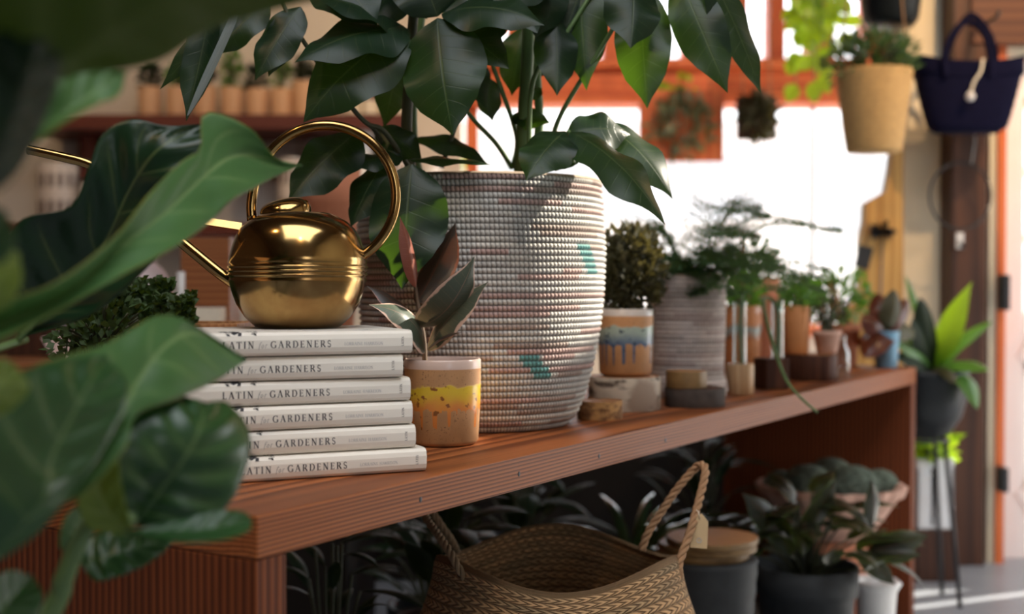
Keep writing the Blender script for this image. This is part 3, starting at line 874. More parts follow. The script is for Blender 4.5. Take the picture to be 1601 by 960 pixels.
# half-domed filler hood over the opening
b = MB(); vs, fs = [], []
n, m = 28, 10
hc = Vector((cc.x - 20 * S, cc.y, cc.z + 177.5 * S))
for i in range(m + 1):
    for j in range(n + 1):
        th = math.pi * j / n          # sweep over the hood
        ph = math.pi * 0.5 * i / m
        x = -math.cos(th) * 40 * S
        y = -math.sin(ph) * math.sin(th) * 40 * S * 1.0
        z = math.cos(ph) * math.sin(th) ** 0.62 * (25 * S) * (1.0 - 0.30 * math.cos(th))
        vs.append((hc.x + x, hc.y + y + 6 * S, hc.z + z))
for i in range(m):
    for j in range(n):
        a = i * (n + 1) + j
        fs.append((a, a + 1, a + n + 2, a + n + 1))
b.add(vs, fs)
# back half too, a little lower, so that the hood is a closed shell behind
vs2 = [(x, 2 * (hc.y + 6 * S) - y, z) for x, y, z in vs]
b.add(vs2, [f[::-1] for f in fs])
b.build('filler_hood', M['brass'], wc)
def pp(px_, py_, dd=1.35): return P(px_, py_, dd)
ring = [pp(394, 345), pp(393, 318)]
for a in np.linspace(171, -62, 34):
    rr = 110 if a < 150 else 110 + (a - 150) * 0.12
    ring.append(pp(509 + rr * math.cos(math.radians(a)), 306 - rr * math.sin(math.radians(a))))
b = MB(); b.tube(bez(ring, 3), 8.0 * S, 14); b.build('hoop_handle', M['brass'], wc)
sp = bez([pp(380, 452), pp(345, 428), pp(308, 398), pp(270, 366), pp(222, 322), pp(176, 280), pp(140, 257), pp(100, 246), pp(45, 234)], 6)
k = len(sp)
rad = [(9.5 - 2.0 * i / k) * S for i in range(k)]
b = MB(); b.tube(sp, rad, 14, cap=False)
b.tube([sp[-1] - (sp[-1] - sp[-2]).normalized() * 0.001, sp[-1] + (sp[-1] - sp[-2]).normalized() * 0.0004], 8.1 * S, 14, cap=False)
b.tube(sp[-8:], [r_ * 0.8 for r_ in rad[-8:]], 14, cap=False)
b.build('spout', M['brass'], wc)
p0, p1 = pp(378, 355), pp(232, 333)
b = MB(); dv = (p1 - p0).normalized(); 

hx = Vector((0, 0.5, 0.87)) * 6.5 * S; hy = Vector((0, 0.87, -0.5)) * 2.2 * S
q_ = [p + a_ * hx + c_ * hy for p in (p0, p1) for a_, c_ in ((1, -1), (-1, -1), (-1, 1), (1, 1))]
b.add(q_, [(0, 1, 2, 3), (7, 6, 5, 4), (0, 4, 5, 1), (1, 5, 6, 2), (2, 6, 7, 3), (3, 7, 4, 0)], None, False); b.build('brace_bar', M['brass'], wc)

# ------------------------------------------------------------------ big coiled basket
def coil_basket(name, label, c, prof_fn, H, rows, stitches, marks, amp, seed, inner=True, mats=None, ps=6, pr=5):
    """Coiled basket: every row is a rope bound by single stitches; each stitch has its own straw colour."""
    root = thing(name, label, 'basket', c)
    nt, nr = stitches * ps, rows * pr + 1
    th = np.arange(nt) * 2 * np.pi / nt
    tt = np.arange(nr) / pr
    z = tt / rows * H
    rad = np.array([prof_fn(v) for v in z / H])
    frow = tt - np.floor(tt)
    rowidx = np.minimum(np.floor(tt).astype(int), rows - 1)
    bul = np.sqrt(np.maximum(0, 1 - (2 * frow - 1) ** 2))
    su = np.arange(nt) / ps
    rr = np.random.RandomState(seed)
    base = np.array([0.58, 0.56, 0.52])
    sc_ = rr.rand(rows, stitches)
    rowtint = rr.rand(rows)
    # unbound rope showing in bands: pinkish, grey-brown, cream
    colr = np.ones((rows, stitches, 3)) * base
    pink = np.array([0.52, 0.36, 0.32]); brown = np.array([0.42, 0.33, 0.28]); pale = np.array([0.66, 0.63, 0.57])
    if rows < 40: base = np.array([0.60, 0.50, 0.45]); pale = np.array([0.66, 0.56, 0.51]); pink = np.array([0.48, 0.37, 0.33]); brown = np.array([0.44, 0.37, 0.33])
    for r_ in range(rows):
        run = 0
        for s_ in range(stitches):
            if run <= 0:
                run = rr.randint(6, 30); q = rr.rand(); cc_ = base if q < 0.45 else (pale if q < 0.70 else (pink if q < 0.88 else brown))
                cc_ = cc_ * (0.88 + 0.2 * rowtint[r_])
            colr[r_, s_] = cc_ * (0.9 + 0.2 * sc_[r_, s_]); run -= 1
    for (ang, r0, nrow, wst, slope) in marks:
        for k in range(nrow):
            r_ = r0 - k
            s0 = int(ang / (2 * np.pi) * stitches + slope * k)
            for s_ in range(s0, s0 + wst):
                colr[r_, s_ % stitches] = np.array([0.14, 0.36, 0.34]) * (0.9 + 0.2 * rr.rand())
    V = np.zeros((nr, nt, 3)); C = np.zeros((nr, nt, 3))
    for i in range(nr):
        slant = 0.30 * (frow[i] - 0.5) + rowidx[i] * 0.06
        s = su + slant
        fs = s - np.floor(s)
        sb = np.sqrt(np.maximum(0, 1 - (2 * fs - 1) ** 2))
        r_ = rad[i] + amp * (bul[i] * (0.25 + 0.75 * sb))
        V[i, :, 0] = r_ * np.cos(th); V[i, :, 1] = r_ * np.sin(th); V[i, :, 2] = z[i]
        ci = colr[rowidx[i], np.floor(su + 1e-6).astype(int) % stitches]
        gap = np.clip((0.80 - sb) / 0.40, 0, 1)[:, None]
        edge_ = np.clip((0.45 - bul[i]) / 0.45, 0, 1)
        g = np.maximum(gap * 0.9, edge_ * 0.8)
        if rows < 40: g = g * 0.55
        C[i] = ci * (1 - g) + np.array([0.055, 0.042, 0.036]) * g  # gaps and row creases darkened: warp and crevice shade in one colour
    idx = np.arange(nr * nt).reshape(nr, nt)
    a = idx[:-1]; b2 = np.roll(idx, -1, axis=1)[:-1]; c2 = np.roll(idx, -1, axis=1)[1:]; d2 = idx[1:]
    F_ = np.stack([a, b2, c2, d2], axis=-1).reshape(-1, 4)
    me = bpy.data.meshes.new('woven_wall')
    me.from_pydata(V.reshape(-1, 3).tolist(), [], F_.tolist())
    me.polygons.foreach_set('use_smooth', [True] * len(me.polygons))
    at = me.color_attributes.new('straw', 'FLOAT_COLOR', 'POINT')
    at.data.foreach_set('color', np.concatenate([C.reshape(-1, 3), np.ones((nr * nt, 1))], axis=1).astype(np.float32).ravel())
    me.materials.append(M['coil'])
    o = bpy.data.objects.new('woven_wall', me); col.objects.link(o); o.parent = root
    b = MB()
    ip = [(prof_fn(v) - 0.006, v * H) for v in np.linspace(0.03, 1.0, 16)]
    b.lathe((0, 0, 0), [(0.0, 0.03 * H)] + ip + [(prof_fn(1.0) + amp * 0.6, H + 0.002), (prof_fn(1.0) + amp, H - 0.001)], 64)
    b.lathe((0, 0, 0), [(prof_fn(0) + amp * 0.3, 0.0006), (0.0, 0.0004)], 64)
    b.build('lining', M['straw_dark'], root, True)
    return root
t = NT('coil_straw')
vc = t.n('ShaderNodeVertexColor'); vc.layer_name = 'straw'
t.set(vc.outputs['Color'], 0.65, 0, 0.35); t.bump(t.noise(500, detail=2), 0.15, 0.0006)
M['coil'] = t.m
M['straw_dark'] = plain('basket_lining_straw', (0.30, 0.22, 0.15), 0.85, 0.3, 60, 0.4)

cB = on_bench(752, 1.752)
hB = Z(267, 1.60) - BT - 0.004
def profB(v):
    # narrow rounded foot, belly two thirds up, slightly drawn in mouth
    pts = [(0, 0.118), (0.04, 0.131), (0.12, 0.143), (0.25, 0.1555), (0.4, 0.1645), (0.55, 0.1695), (0.72, 0.1715), (0.86, 0.169), (1.0, 0.1655)]
    for (a, ra), (b_, rb) in zip(pts, pts[1:]):
        if v <= b_:
            w_ = (v - a) / (b_ - a); return ra + (rb - ra) * w_
    return pts[-1][1]
ST = 178
mk = lambda px_, py_: None
def ang_at(px_):
    dx = X(px_, 1.60) - cB.x
    a = math.asin(max(-1, min(1, dx / 0.168)))
    return (1.5 * math.pi + a) % (2 * math.pi)
rowsB = 42
row_of = lambda py_: int((Z(py_, 1.595) - BT) / hB * rowsB)
basket1 = coil_basket('coil_basket', 'large pale coiled basket with two teal marks beside the book stack', (cB.x, cB.y, BT + 0.0004), profB, hB, rowsB, ST,
                      [(ang_at(820), row_of(565), 4, 5, 1.15), (ang_at(903), row_of(383), 5, 5, 1.0)], 0.0042, 4)

# ------------------------------------------------------------------ umbrella tree standing in the basket
tree = thing('umbrella_tree', 'large umbrella tree with dark drooping leaves growing out of the big pale basket', 'plant', (cB.x, cB.y, BT + 0.03))
b = MB(); b.lathe((cB.x, cB.y, BT + 0.0125), [(0, 0), (0.10, 0), (0.13, 0.27), (0.135, 0.275), (0.125, 0.275), (0.12, 0.25), (0, 0.25)], 32)
b.build('nursery_pot', M['black_metal'], tree)
MB().lathe((cB.x, cB.y, BT + 0.255), [(0, 0.012), (0.06, 0.014), (0.118, 0.006), (0.118, -0.004), (0, -0.004)], 32).build('soil', M['soil'], tree)
soilz = BT + 0.26
def stem(root, pts, r0, r1, mat='stem_green', name='stem'):
    q = bez(pts, 8); k = len(q)
    b = MB(); b.tube(q, [r0 + (r1 - r0) * i / (k - 1) for i in range(k)], 8); return b.build(name, M[mat], root)
base = lambda dx, dy: Vector((cB.x + dx, cB.y + dy, soilz))
# main stems: photo positions with depth
stem(tree, [base(-0.07, 0.0), P(638, 240, 1.70), P(640, 120, 1.68), P(650, -20, 1.66), P(668, -220, 1.68)], 0.0085, 0.006, 'stem_dark')
stem(tree, [base(-0.06, 0.03), P(648, 230, 1.74), P(655, 60, 1.72), P(690, -150, 1.70)], 0.0065, 0.005)
stem(tree, [base(0.05, 0.0), P(818, 200, 1.72), P(826, 60, 1.70), P(822, -60, 1.70), P(800, -260, 1.72)], 0.010, 0.007)
stem(tree, [base(0.06, 0.03), P(842, 210, 1.76), P(840, 80, 1.74), P(858, -120, 1.74)], 0.007, 0.005)
for pts in ([(800, 262, 1.78), (776, 225, 1.74), (722, 160, 1.70), (700, 60, 1.66), (690, -40, 1.66)],
            [(802, 262, 1.78), (808, 215, 1.74), (786, 145, 1.70), (765, 80, 1.68), (752, -30, 1.68)],
            [(690, 262, 1.72), (706, 215, 1.72), (722, 165, 1.7), (745, 60, 1.7)],
            [(862, 262, 1.70), (872, 190, 1.66), (940, 75, 1.62), (1000, -25, 1.60), (1040, -110, 1.6)],
            [(826, 250, 1.66), (834, 125, 1.66), (880, 60, 1.64), (925, -10, 1.64)],
            [(640, 262, 1.64), (600, 205, 1.60), (570, 190, 1.58), (520, 130, 1.56), (462, 45, 1.55), (440, 0, 1.55)],
            [(612, 262, 1.66), (590, 210, 1.62), (560, 180, 1.60)],
            [(862, 258, 1.66), (876, 240, 1.62), (884, 215, 1.58), (890, 205, 1.57)],
            [(874, 258, 1.74), (900, 215, 1.70), (930, 185, 1.68)]):
    stem(tree, [P(*q) for q in pts], 0.0036, 0.0026, 'stem_green' if pts[0][0] > 700 else 'stem_dark', 'petiole')
def uleaf(bp, tp, wpx, face=(0, -1, 0.35), sag=0.06, fold=0.22, wave=0.15, shape='ovate', twist=0.0, seed=0, mat='umbrella'):
    d = (bp[2] + tp[2]) / 2
    b = MB(); leaf(b, P(*bp), P(*tp), wpx * 1.22 / F * d, face, sag, fold, wave, shape, 24, 8, seed, twist)
    return b.build('leaf', M[mat], tree)
L = [  # base, tip, width in photo, facing
    ((684, 28, 1.55), (708, 212, 1.50), 112, (-0.25, -1, 0.35), 0.07),
    ((640, 46, 1.58), (460, 98, 1.50), 92, (0.1, -0.8, 0.75), 0.10),
    ((636, 48, 1.57), (474, 192, 1.52), 104, (-0.2, -0.9, 0.45), 0.10),
    ((560, 205, 1.60), (450, 316, 1.55), 82, (-0.3, -1, 0.2), 0.06),
    ((636, 44, 1.60), (480, -5, 1.50), 70, (0.1, -0.7, 0.8), 0.06),
    ((684, 26, 1.56), (640, -80, 1.55), 90, (0.1, -0.9, 0.5), 0.05),
    ((690, 22, 1.56), (852, 40, 1.52), 74, (0.1, -0.75, 0.8), 0.12),
    ((690, 30, 1.58), (796, 108, 1.54), 84, (0.2, -0.9, 0.5), 0.06),
    ((780, -40, 1.62), (840, 52, 1.56), 92, (0.2, -1, 0.3), 0.05),
    ((736, -60, 1.60), (730, 40, 1.55), 100, (0.0, -1, 0.4), 0.05),
    ((770, -40, 1.66), (742, 100, 1.62), 70, (-0.2, -1, 0.3), 0.05),
    ((905, -60, 1.66), (917, 142, 1.62), 66, (-0.2, -1, 0.1), 0.02),
    ((868, 20, 1.64), (871, 150, 1.60), 58, (0.3, -1, 0.2), 0.03),
    ((850, -60, 1.64), (838, 60, 1.60), 80, (0.2, -1, 0.2), 0.03),
    ((990, -40, 1.60), (986, 76, 1.56), 78, (0.3, -1, 0.2), 0.04),
    ((1000, -20, 1.64), (1012, 170, 1.60), 74, (-0.2, -1, 0.2), 0.04),
    ((1060, -40, 1.62), (1138, 146, 1.58), 68, (-0.25, -1, 0.2), 0.04),
    ((1100, -60, 1.62), (1190, 146, 1.60), 62, (0.5, -0.8, 0.5), 0.03),
    ((905, 30, 1.70), (846, 120, 1.68), 56, (0.1, -1, 0.3), 0.03),
    ((884, 205, 1.56), (822, 282, 1.50), 72, (-0.3, -1, 0.35), 0.08),
    ((890, 208, 1.58), (868, 268, 1.57), 52, (0.4, -1, 0.1), 0.06),
    ((892, 206, 1.56), (1040, 352, 1.50), 86, (0.25, -0.72, 0.75), 0.10),
    ((930, 190, 1.66), (1052, 312, 1.60), 66, (0.3, -0.8, 0.6), 0.12),
    ((886, 212, 1.60), (985, 210, 1.62), 66, (0.0, -0.85, 0.6), 0.14),
    ((905, 182, 1.66), (985, 232, 1.66), 46, (0.0, -0.6, 0.9), 0.12),
    ((800, 180, 1.72), (860, 192, 1.70), 34, (0, -0.8, 0.6), 0.05),
    ((644, 256, 1.555), (628, 452, 1.515), 104, (-0.1, -1, 0.15), 0.03),
    ((640, 250, 1.58), (772, 258, 1.56), 30, (0, -0.5, 0.9), 0.04),
    ((602, 250, 1.60), (548, 356, 1.56), 62, (-0.4, -1, 0.2), 0.05),
    ((630, 246, 1.60), (545, 262, 1.58), 40, (0, -0.6, 0.8), 0.08),
    ((650, 215, 1.74), (764, 258, 1.70), 38, (0.1, -0.7, 0.7), 0.1),
    ((590, 200, 1.64), (660, 250, 1.62), 46, (0.1, -0.8, 0.5), 0.08),
    ((330, 10, 1.50), (291, 190, 1.48), 44, (0.4, -0.8, 0.2), 0.03),
    ((470, 10, 1.55), (398, 126, 1.52), 56, (-0.1, -1, 0.2), 0.05),
    ((452, 20, 1.55), (420, 120, 1.54), 40, (0.4, -1, 0.1), 0.03),
    ((390, 0, 1.52), (250, 140, 1.50), 40, (-0.2, -1, 0.3), 0.05),
    ((640, 20, 1.60), (560, -60, 1.55), 90, (0, -0.9, 0.5), 0.05),
    ((500, -60, 1.58), (590, 40, 1.54), 90, (0.1, -0.9, 0.4), 0.06),
    ((600, -80, 1.62), (668, 30, 1.60), 96, (0.1, -0.9, 0.4), 0.06),
    ((840, -90, 1.60), (780, 20, 1.55), 100, (0.1, -0.9, 0.4), 0.06),
    ((700, -90, 1.66), (820, 10, 1.62), 100, (0.1, -0.9, 0.4), 0.06),
    ((930, -80, 1.66), (880, 60, 1.64), 76, (0.2, -0.9, 0.3), 0.04),
    ((640, 60, 1.72), (600, 200, 1.70), 64, (-0.2, -0.9, 0.3), 0.05),
    ((710, 60, 1.74), (760, 170, 1.72), 56, (0.2, -0.9, 0.3), 0.05),
    ((820, 40, 1.76), (800, 150, 1.74), 56, (-0.2, -0.9, 0.3), 0.05),
    ((420, 0, 1.56), (330, 90, 1.54), 50, (-0.1, -1, 0.3), 0.05),
    ((760, 120, 1.78), (770, 190, 1.78), 36, (0.2, -1, 0.2), 0.02),
    ((826, 130, 1.72), (840, 158, 1.70), 26, (0.2, -1, 0.2), 0.02),
]
for i, (bp, tp, w_, fc, sg) in enumerate(L):
    uleaf(bp, tp, w_, fc, sg, seed=i, twist=0.25 * math.sin(i * 2.3))
b = MB(); leaf(b, P(372, 12, 1.50), P(291, 185, 1.48), 15 / F * 1.5, (0.75, -0.35, 0.6), 0.02, 0.1, 0.0, 'strap', 20, 4)
b.build('leaf', leafmat('sky_sheen_leaf', (0.20, 0.24, 0.24), (0.3, 0.32, 0.3), 0.25, 4, 0.1, coat=0.5), tree)  # pale grey-blue stands for sky reflected off the leaf edge

# ------------------------------------------------------------------ small pots with plants: one builder for the drip-glazed pots
def pot_profile(r, h, t=0.004, taper=0.90):
    rb = r * taper
    return [(0, 0.0), (rb - 0.010, 0.0), (rb - 0.003, 0.0015), (rb, 0.006), (r * 0.985, h * 0.5), (r, h * 0.9), (r, h - 0.002), (r - 0.0012, h), (r - t + 0.001, h), (r - t, h - 0.002), (rb - t, h * 0.3), (0, h * 0.3)]
def pot_part(root, c, r, h, mat, taper=0.90, soil=0.85, name='pot', n=48):
    b = MB(); b.lathe(c, pot_profile(r, h, max(0.003, r * 0.08), taper), n); o = b.build(name, mat, root)
    if soil:
        MB().lathe((c[0], c[1], c[2] + h * soil), [(0, 0.004), (r * 0.55, 0.003), (r * 0.885, 0.0), (r * 0.885, -0.006), (0, -0.006)], 28).build('soil', M['soil'], root)
    return o

cY = on_bench(692, 1.525, 0.0003)
hY, rY = 0.1045, 0.0468
rub = thing('potted_rubber_plant', 'small variegated rubber plant in speckled pot with yellow and orange drips', 'potted plant', cY)
pot_part(rub, cY, rY, hY, drip('yellow_drip_glaze', (0.40, 0.21, 0.09), (0.58, 0.40, 0.03), (0.56, 0.19, 0.045), (0.56, 0.42, 0.36), hY, 0.22, 0.42, 0.70), 0.93, 0.86)
sb = Vector((X(664, 1.52), 1.52, cY.z + hY * 0.86))
stem(rub, [sb, P(663, 535, 1.52), P(656, 490, 1.52), P(648, 440, 1.53)], 0.0035, 0.002, 'stem_brown')
for i, (bp, tp, w_, fc, sg, fo, mt) in enumerate((
        ((650, 450, 1.51), (625, 338, 1.50), 30, (0.7, -0.7, 0.1), 0.05, 0.5, 'rubber_red'),
        ((650, 475, 1.53), (712, 348, 1.56), 74, (-0.5, -0.7, 0.6), -0.03, 0.2, 'rubber_dark'),
        ((654, 512, 1.51), (742, 400, 1.47), 68, (0.5, -0.8, -0.25), 0.20, 0.3, 'rubber_leaf'),
        ((668, 548, 1.51), (764, 440, 1.48), 52, (-0.45, -0.75, 0.5), 0.08, 0.3, 'rubber_leaf'),
        ((664, 552, 1.51), (576, 476, 1.47), 58, (0.35, -0.6, 0.7), 0.24, 0.25, 'rubber_leaf'),
        ((656, 525, 1.53), (572, 446, 1.52), 44, (0.3, -0.5, 0.8), 0.12, 0.3, 'rubber_dark'),
        ((668, 548, 1.51), (722, 520, 1.47), 20, (-0.1, -0.5, 0.9), 0.10, 0.3, 'rubber_dark'))):
    b = MB(); leaf(b, P(*bp), P(*tp), w_ / F * 1.5, fc, sg, fo, 0.04, 'ovate', 20, 8, i + 40); b.build('leaf', M[mt], rub)

# thin herb in a wooden crate behind the books
def small_foliage(root, c, rad, n, ln, wd, mat, seed, stems=14, name='foliage', shell=0.45, z0=None):
    r = random.Random(seed)
    b = MB(); bush_mesh(b, c, rad, n, ln, wd, r, shell); b.build(name, M[mat], root)
    b = MB(); c = Vector(c); zb = c.z - rad[2] if z0 is None else z0
    for _ in range(stems):
        v = rv(r); e = c + Vector((v.x * rad[0], v.y * rad[1], abs(v.z) * rad[2] * 0.9))
        b.tube(bez([(c.x + v.x * rad[0] * 0.25, c.y + v.y * rad[1] * 0.25, zb), (c + e) / 2 - Vector((0, 0, rad[2] * 0.2)), e], 4), 0.0012 * max(1, ln / 0.012), 4)
    b.build('stems', M['stem_dark'], root)

# ------------------------------------------------------------------ the fiddle-leaf fig in front
fig = thing('fiddle_leaf_fig', 'fiddle-leaf fig with huge leathery leaves reaching in across the books', 'plant', (-0.52, 0.72, 0.0))
b = MB(); b.lathe((-0.52, 0.72, 0.0), [(0, 0), (0.13, 0), (0.165, 0.30), (0.17, 0.305), (0.155, 0.305), (0.15, 0.27), (0, 0.27)], 40); b.build('pot', M['black_pot'], fig)
MB().lathe((-0.52, 0.72, 0.265), [(0, 0.01), (0.1, 0.008), (0.146, 0.004), (0.146, -0.004), (0, -0.004)], 30).build('soil', M['soil'], fig)
trunk = [Vector((-0.52, 0.72, 0.27)), Vector((-0.53, 0.72, 0.6)), Vector((-0.50, 0.71, 0.9)), Vector((-0.48, 0.68, 1.25))]
stem(fig, trunk, 0.014, 0.009, 'stem_brown', 'trunk')
stem(fig, [Vector((-0.52, 0.73, 0.27)), Vector((-0.40, 0.77, 0.38)), P(66, 985, 0.82), P(100, 905, 0.82), P(122, 850, 0.82), P(150, 815, 0.81), P(208, 812, 0.80)], 0.008, 0.005, 'stem_green', 'branch')
tp_ = bez(trunk, 8)
def figleaf(mid, le, re, mat='fig', quilt=0.0016, seed=0, wave=0.0, camber=0.0, petiole=True):
    pm, pl, pr_ = [P(*q) for q in mid], [P(*q) for q in le], [P(*q) for q in re]
    b = MB(); leaf_edges(b, pm, pl, pr_, 44, 20, quilt, 6.5, wave, seed, camber)
    o = b.build('leaf', M[mat], fig)
    md = o.modifiers.new('thickness', 'SOLIDIFY'); md.thickness = 0.0006
    if petiole:
        q = min(tp_, key=lambda t_: (t_ - pm[0]).length + abs(t_.z - pm[0].z + 0.05))
        dirv = (pm[0] - pm[1]).normalized()
        stem(fig, [q, q.lerp(pm[0], 0.55) + dirv * 0.02, pm[0] + dirv * 0.004, pm[0], pm[0].lerp(pm[1], 0.3)], 0.0042, 0.003, 'stem_green', 'petiole')
    return o
# huge one along the top
figleaf([(-70, 205, .60), (62, 122, .60), (250, 12, .60), (400, -28, .63), (560, -14, .66)],
        [(-70, 205, .60), (-70, 80, .56), (60, -60, .52), (300, -120, .55), (560, -14, .66)],
        [(-70, 205, .60), (20, 168, .66), (110, 120, .68), (200, 108, .68), (262, 90, .68), (330, 45, .69), (440, 14, .69), (560, -14, .66)], 'fig_under', 0.002, 1)
# dark one at the left edge
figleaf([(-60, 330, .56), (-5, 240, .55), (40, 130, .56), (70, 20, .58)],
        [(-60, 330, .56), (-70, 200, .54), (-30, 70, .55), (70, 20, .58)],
        [(-60, 330, .56), (20, 280, .58), (70, 190, .60), (100, 80, .60), (70, 20, .58)], 'fig_shaded', 0.002, 2, petiole=False)
# lit one below it
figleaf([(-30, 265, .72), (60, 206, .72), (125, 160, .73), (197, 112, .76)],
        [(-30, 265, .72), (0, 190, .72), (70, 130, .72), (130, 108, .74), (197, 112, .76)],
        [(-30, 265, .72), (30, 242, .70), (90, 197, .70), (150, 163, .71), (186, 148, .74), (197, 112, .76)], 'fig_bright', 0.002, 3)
# broad dark one behind
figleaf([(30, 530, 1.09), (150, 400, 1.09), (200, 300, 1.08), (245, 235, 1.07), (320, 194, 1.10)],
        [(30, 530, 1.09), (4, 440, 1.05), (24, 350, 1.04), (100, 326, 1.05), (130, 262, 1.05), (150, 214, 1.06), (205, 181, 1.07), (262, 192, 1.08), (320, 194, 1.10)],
        [(30, 530, 1.09), (150, 490, 1.07), (255, 385, 1.05), (332, 285, 1.06), (350, 228, 1.08), (320, 194, 1.10)], 'fig_dark', 0.0035, 4, 0.0, -0.012)
# long bright one crossing in front of the can
figleaf([(-60, 530, .74), (95, 466, .80), (190, 385, .86), (262, 330, .91), (326, 270, .96), (380, 242, 1.0), (472, 259, 1.04)],
        [(-60, 500, .73), (20, 468, .75), (95, 435, .78), (180, 366, .84), (236, 300, .90), (282, 254, .94), (309, 235, .96), (313, 183, .98), (345, 181, .99), (395, 206, 1.0), (432, 250, 1.02), (472, 259, 1.04)],
        [(-60, 560, .72), (70, 494, .77), (160, 444, .82), (262, 395, .88), (322, 352, .94), (356, 318, .96), (392, 297, .99), (432, 275, 1.02), (472, 259, 1.04)], 'fig_bright', 0.0008, 5, 0.0, 0.004)
# big one low at the left
figleaf([(-40, 900, .70), (67, 785, .71), (84, 712, .73), (132, 614, .76), (165, 556, .80)],
        [(-40, 900, .70), (-80, 770, .68), (-60, 650, .69), (10, 592, .72), (90, 564, .76), (165, 556, .80)],
        [(-40, 900, .70), (55, 838, .72), (130, 750, .74), (185, 660, .77), (200, 600, .79), (165, 556, .80)], 'fig', 0.0015, 6)
# its neighbour that reaches over the books
figleaf([(60, 800, .74), (110, 720, .76), (190, 655, .79), (218, 595, .82), (262, 537, .85), (312, 521, .89), (385, 563, .93)],
        [(60, 800, .74), (0, 750, .72), (-10, 650, .74), (40, 585, .76), (90, 564, .78), (165, 540, .82), (236, 499, .86), (286, 504, .88), (346, 538, .91), (385, 563, .93)],
        [(60, 800, .74), (125, 775, .75), (192, 705, .77), (206, 655, .80), (262, 632, .83), (302, 615, .86), (345, 590, .90), (385, 563, .93)], 'fig_bright', 0.0010, 7, 0.0, 0.006)
# curled glossy one with its turned-over flaps
figleaf([(210, 822, .82), (254, 762, .82), (285, 722, .82), (312, 672, .83), (322, 630, .86)],
        [(210, 822, .82), (182, 775, .80), (176, 712, .80), (198, 652, .82), (255, 626, .85), (322, 630, .86)],
        [(210, 822, .82), (300, 815, .83), (352, 775, .85), (377, 720, .87), (377, 680, .88), (350, 638, .88), (322, 630, .86)], 'fig', 0.0018, 8, 0.0, 0.012, petiole=False)
figleaf([(208, 838, .80), (165, 790, .79), (152, 730, .79), (188, 652, .81)],
        [(208, 838, .80), (140, 826, .79), (120, 770, .78), (134, 706, .79), (188, 652, .81)],
        [(208, 838, .80), (196, 790, .785), (186, 730, .785), (188, 652, .81)], 'fig_lime', 0.001, 9, petiole=False)
figleaf([(195, 830, .79), (270, 832, .79), (330, 826, .80), (394, 812, .82)],
        [(195, 830, .79), (270, 815, .80), (340, 798, .81), (380, 800, .82), (394, 812, .82)],
        [(195, 830, .79), (270, 846, .77), (340, 845, .78), (388, 830, .80), (394, 812, .82)], 'fig', 0.001, 10, petiole=False)
figleaf([(106, 874, .83), (113, 840, .83), (128, 785, .84)],
        [(106, 874, .83), (93, 850, .82), (103, 808, .82), (128, 785, .84)],
        [(106, 874, .83), (123, 865, .84), (136, 815, .85), (128, 785, .84)], 'fig_bright', 0.001, 11, petiole=False)
figleaf([(126, 880, .86), (170, 868, .86), (222, 852, .87), (280, 834, .89)],
        [(126, 880, .86), (132, 846, .87), (185, 828, .88), (280, 834, .89)],
        [(126, 880, .86), (150, 908, .85), (205, 894, .86), (252, 866, .87), (280, 834, .89)], 'fig', 0.0015, 12, petiole=False)
figleaf([(-40, 1010, .72), (5, 950, .74), (50, 900, .77)],
        [(-40, 1010, .72), (-40, 930, .72), (10, 892, .75), (50, 900, .77)],
        [(-40, 1010, .72), (40, 985, .74), (68, 935, .76), (50, 900, .77)], 'fig', 0.001, 13, petiole=False)
figleaf([(-50, 500, .66), (-5, 440, .66), (30, 396, .68)],
        [(-50, 500, .66), (-40, 420, .66), (5, 380, .67), (30, 396, .68)],
        [(-50, 500, .66), (10, 480, .66), (34, 440, .67), (30, 396, .68)], 'fig_lime', 0.001, 14, petiole=False)
figleaf([(-50, 660, .68), (-10, 610, .68), (20, 568, .70)],
        [(-50, 660, .68), (-40, 590, .68), (0, 560, .69), (20, 568, .70)],
        [(-50, 660, .68), (10, 645, .68), (46, 605, .69), (20, 568, .70)], 'fig_lime', 0.001, 15, petiole=False)
figleaf([(-60, 420, .62), (-20, 380, .62), (8, 330, .63)],
        [(-60, 420, .62), (-50, 350, .62), (-20, 320, .62), (8, 330, .63)],
        [(-60, 420, .62), (0, 412, .62), (26, 375, .63), (8, 330, .63)], 'fig', 0.001, 16, petiole=False)

# ------------------------------------------------------------------ further along the bench
def slice_of_trunk(name, label, c, r, h, bark, top, seed, group=None, cat='wood slice', sx=1.0):
    rr = random.Random(seed); ph = [rr.uniform(0, 6.28) for _ in range(4)]
    wob = lambda a, z: 0.03 * math.sin(2 * a + ph[0]) + 0.02 * math.sin(3 * a + ph[1]) + 0.012 * math.sin(7 * a + ph[2])
    o = thing(name, label, cat, c, group)
    b = MB(); b.lathe(c, [(r * 0.98, 0), (r, 0.002), (r, h - 0.002), (r * 0.985, h)], 48, False, 0, sx, 1.0, wob); b.build('bark', bark, o)
    b = MB(); b.lathe(c, [(0, h - 0.0005), (r * 0.5, h - 0.0005), (r * 0.98, h - 0.0008)], 48, False, 0, sx, 1.0, wob)
    b.lathe(c, [(0, 0.0003), (r * 0.97, 0.0003)], 48, False, 0, sx, 1.0, wob); b.build('cut_face', top, o)
    return o
t = NT('birch_bark'); oc = t.coord()
n1 = t.noise(1.0, oc, 4, 0.6, stretch=(18, 18, 45)); n2 = t.noise(1.0, oc, 3, stretch=(12, 12, 12))
cc = t.mix(t.ss(n1, 0.52, 0.62), (0.60, 0.52, 0.42), (0.12, 0.09, 0.07)); cc = t.mix(t.ss(n2, 0.50, 0.62), cc, (0.34, 0.26, 0.20))
t.set(cc, 0.8); t.bump(n1, 0.4, 0.002); M['birch'] = t.m
t = NT('cork_bark'); n1 = t.noise(1.0, t.coord(), 4, 0.6, stretch=(60, 60, 110))
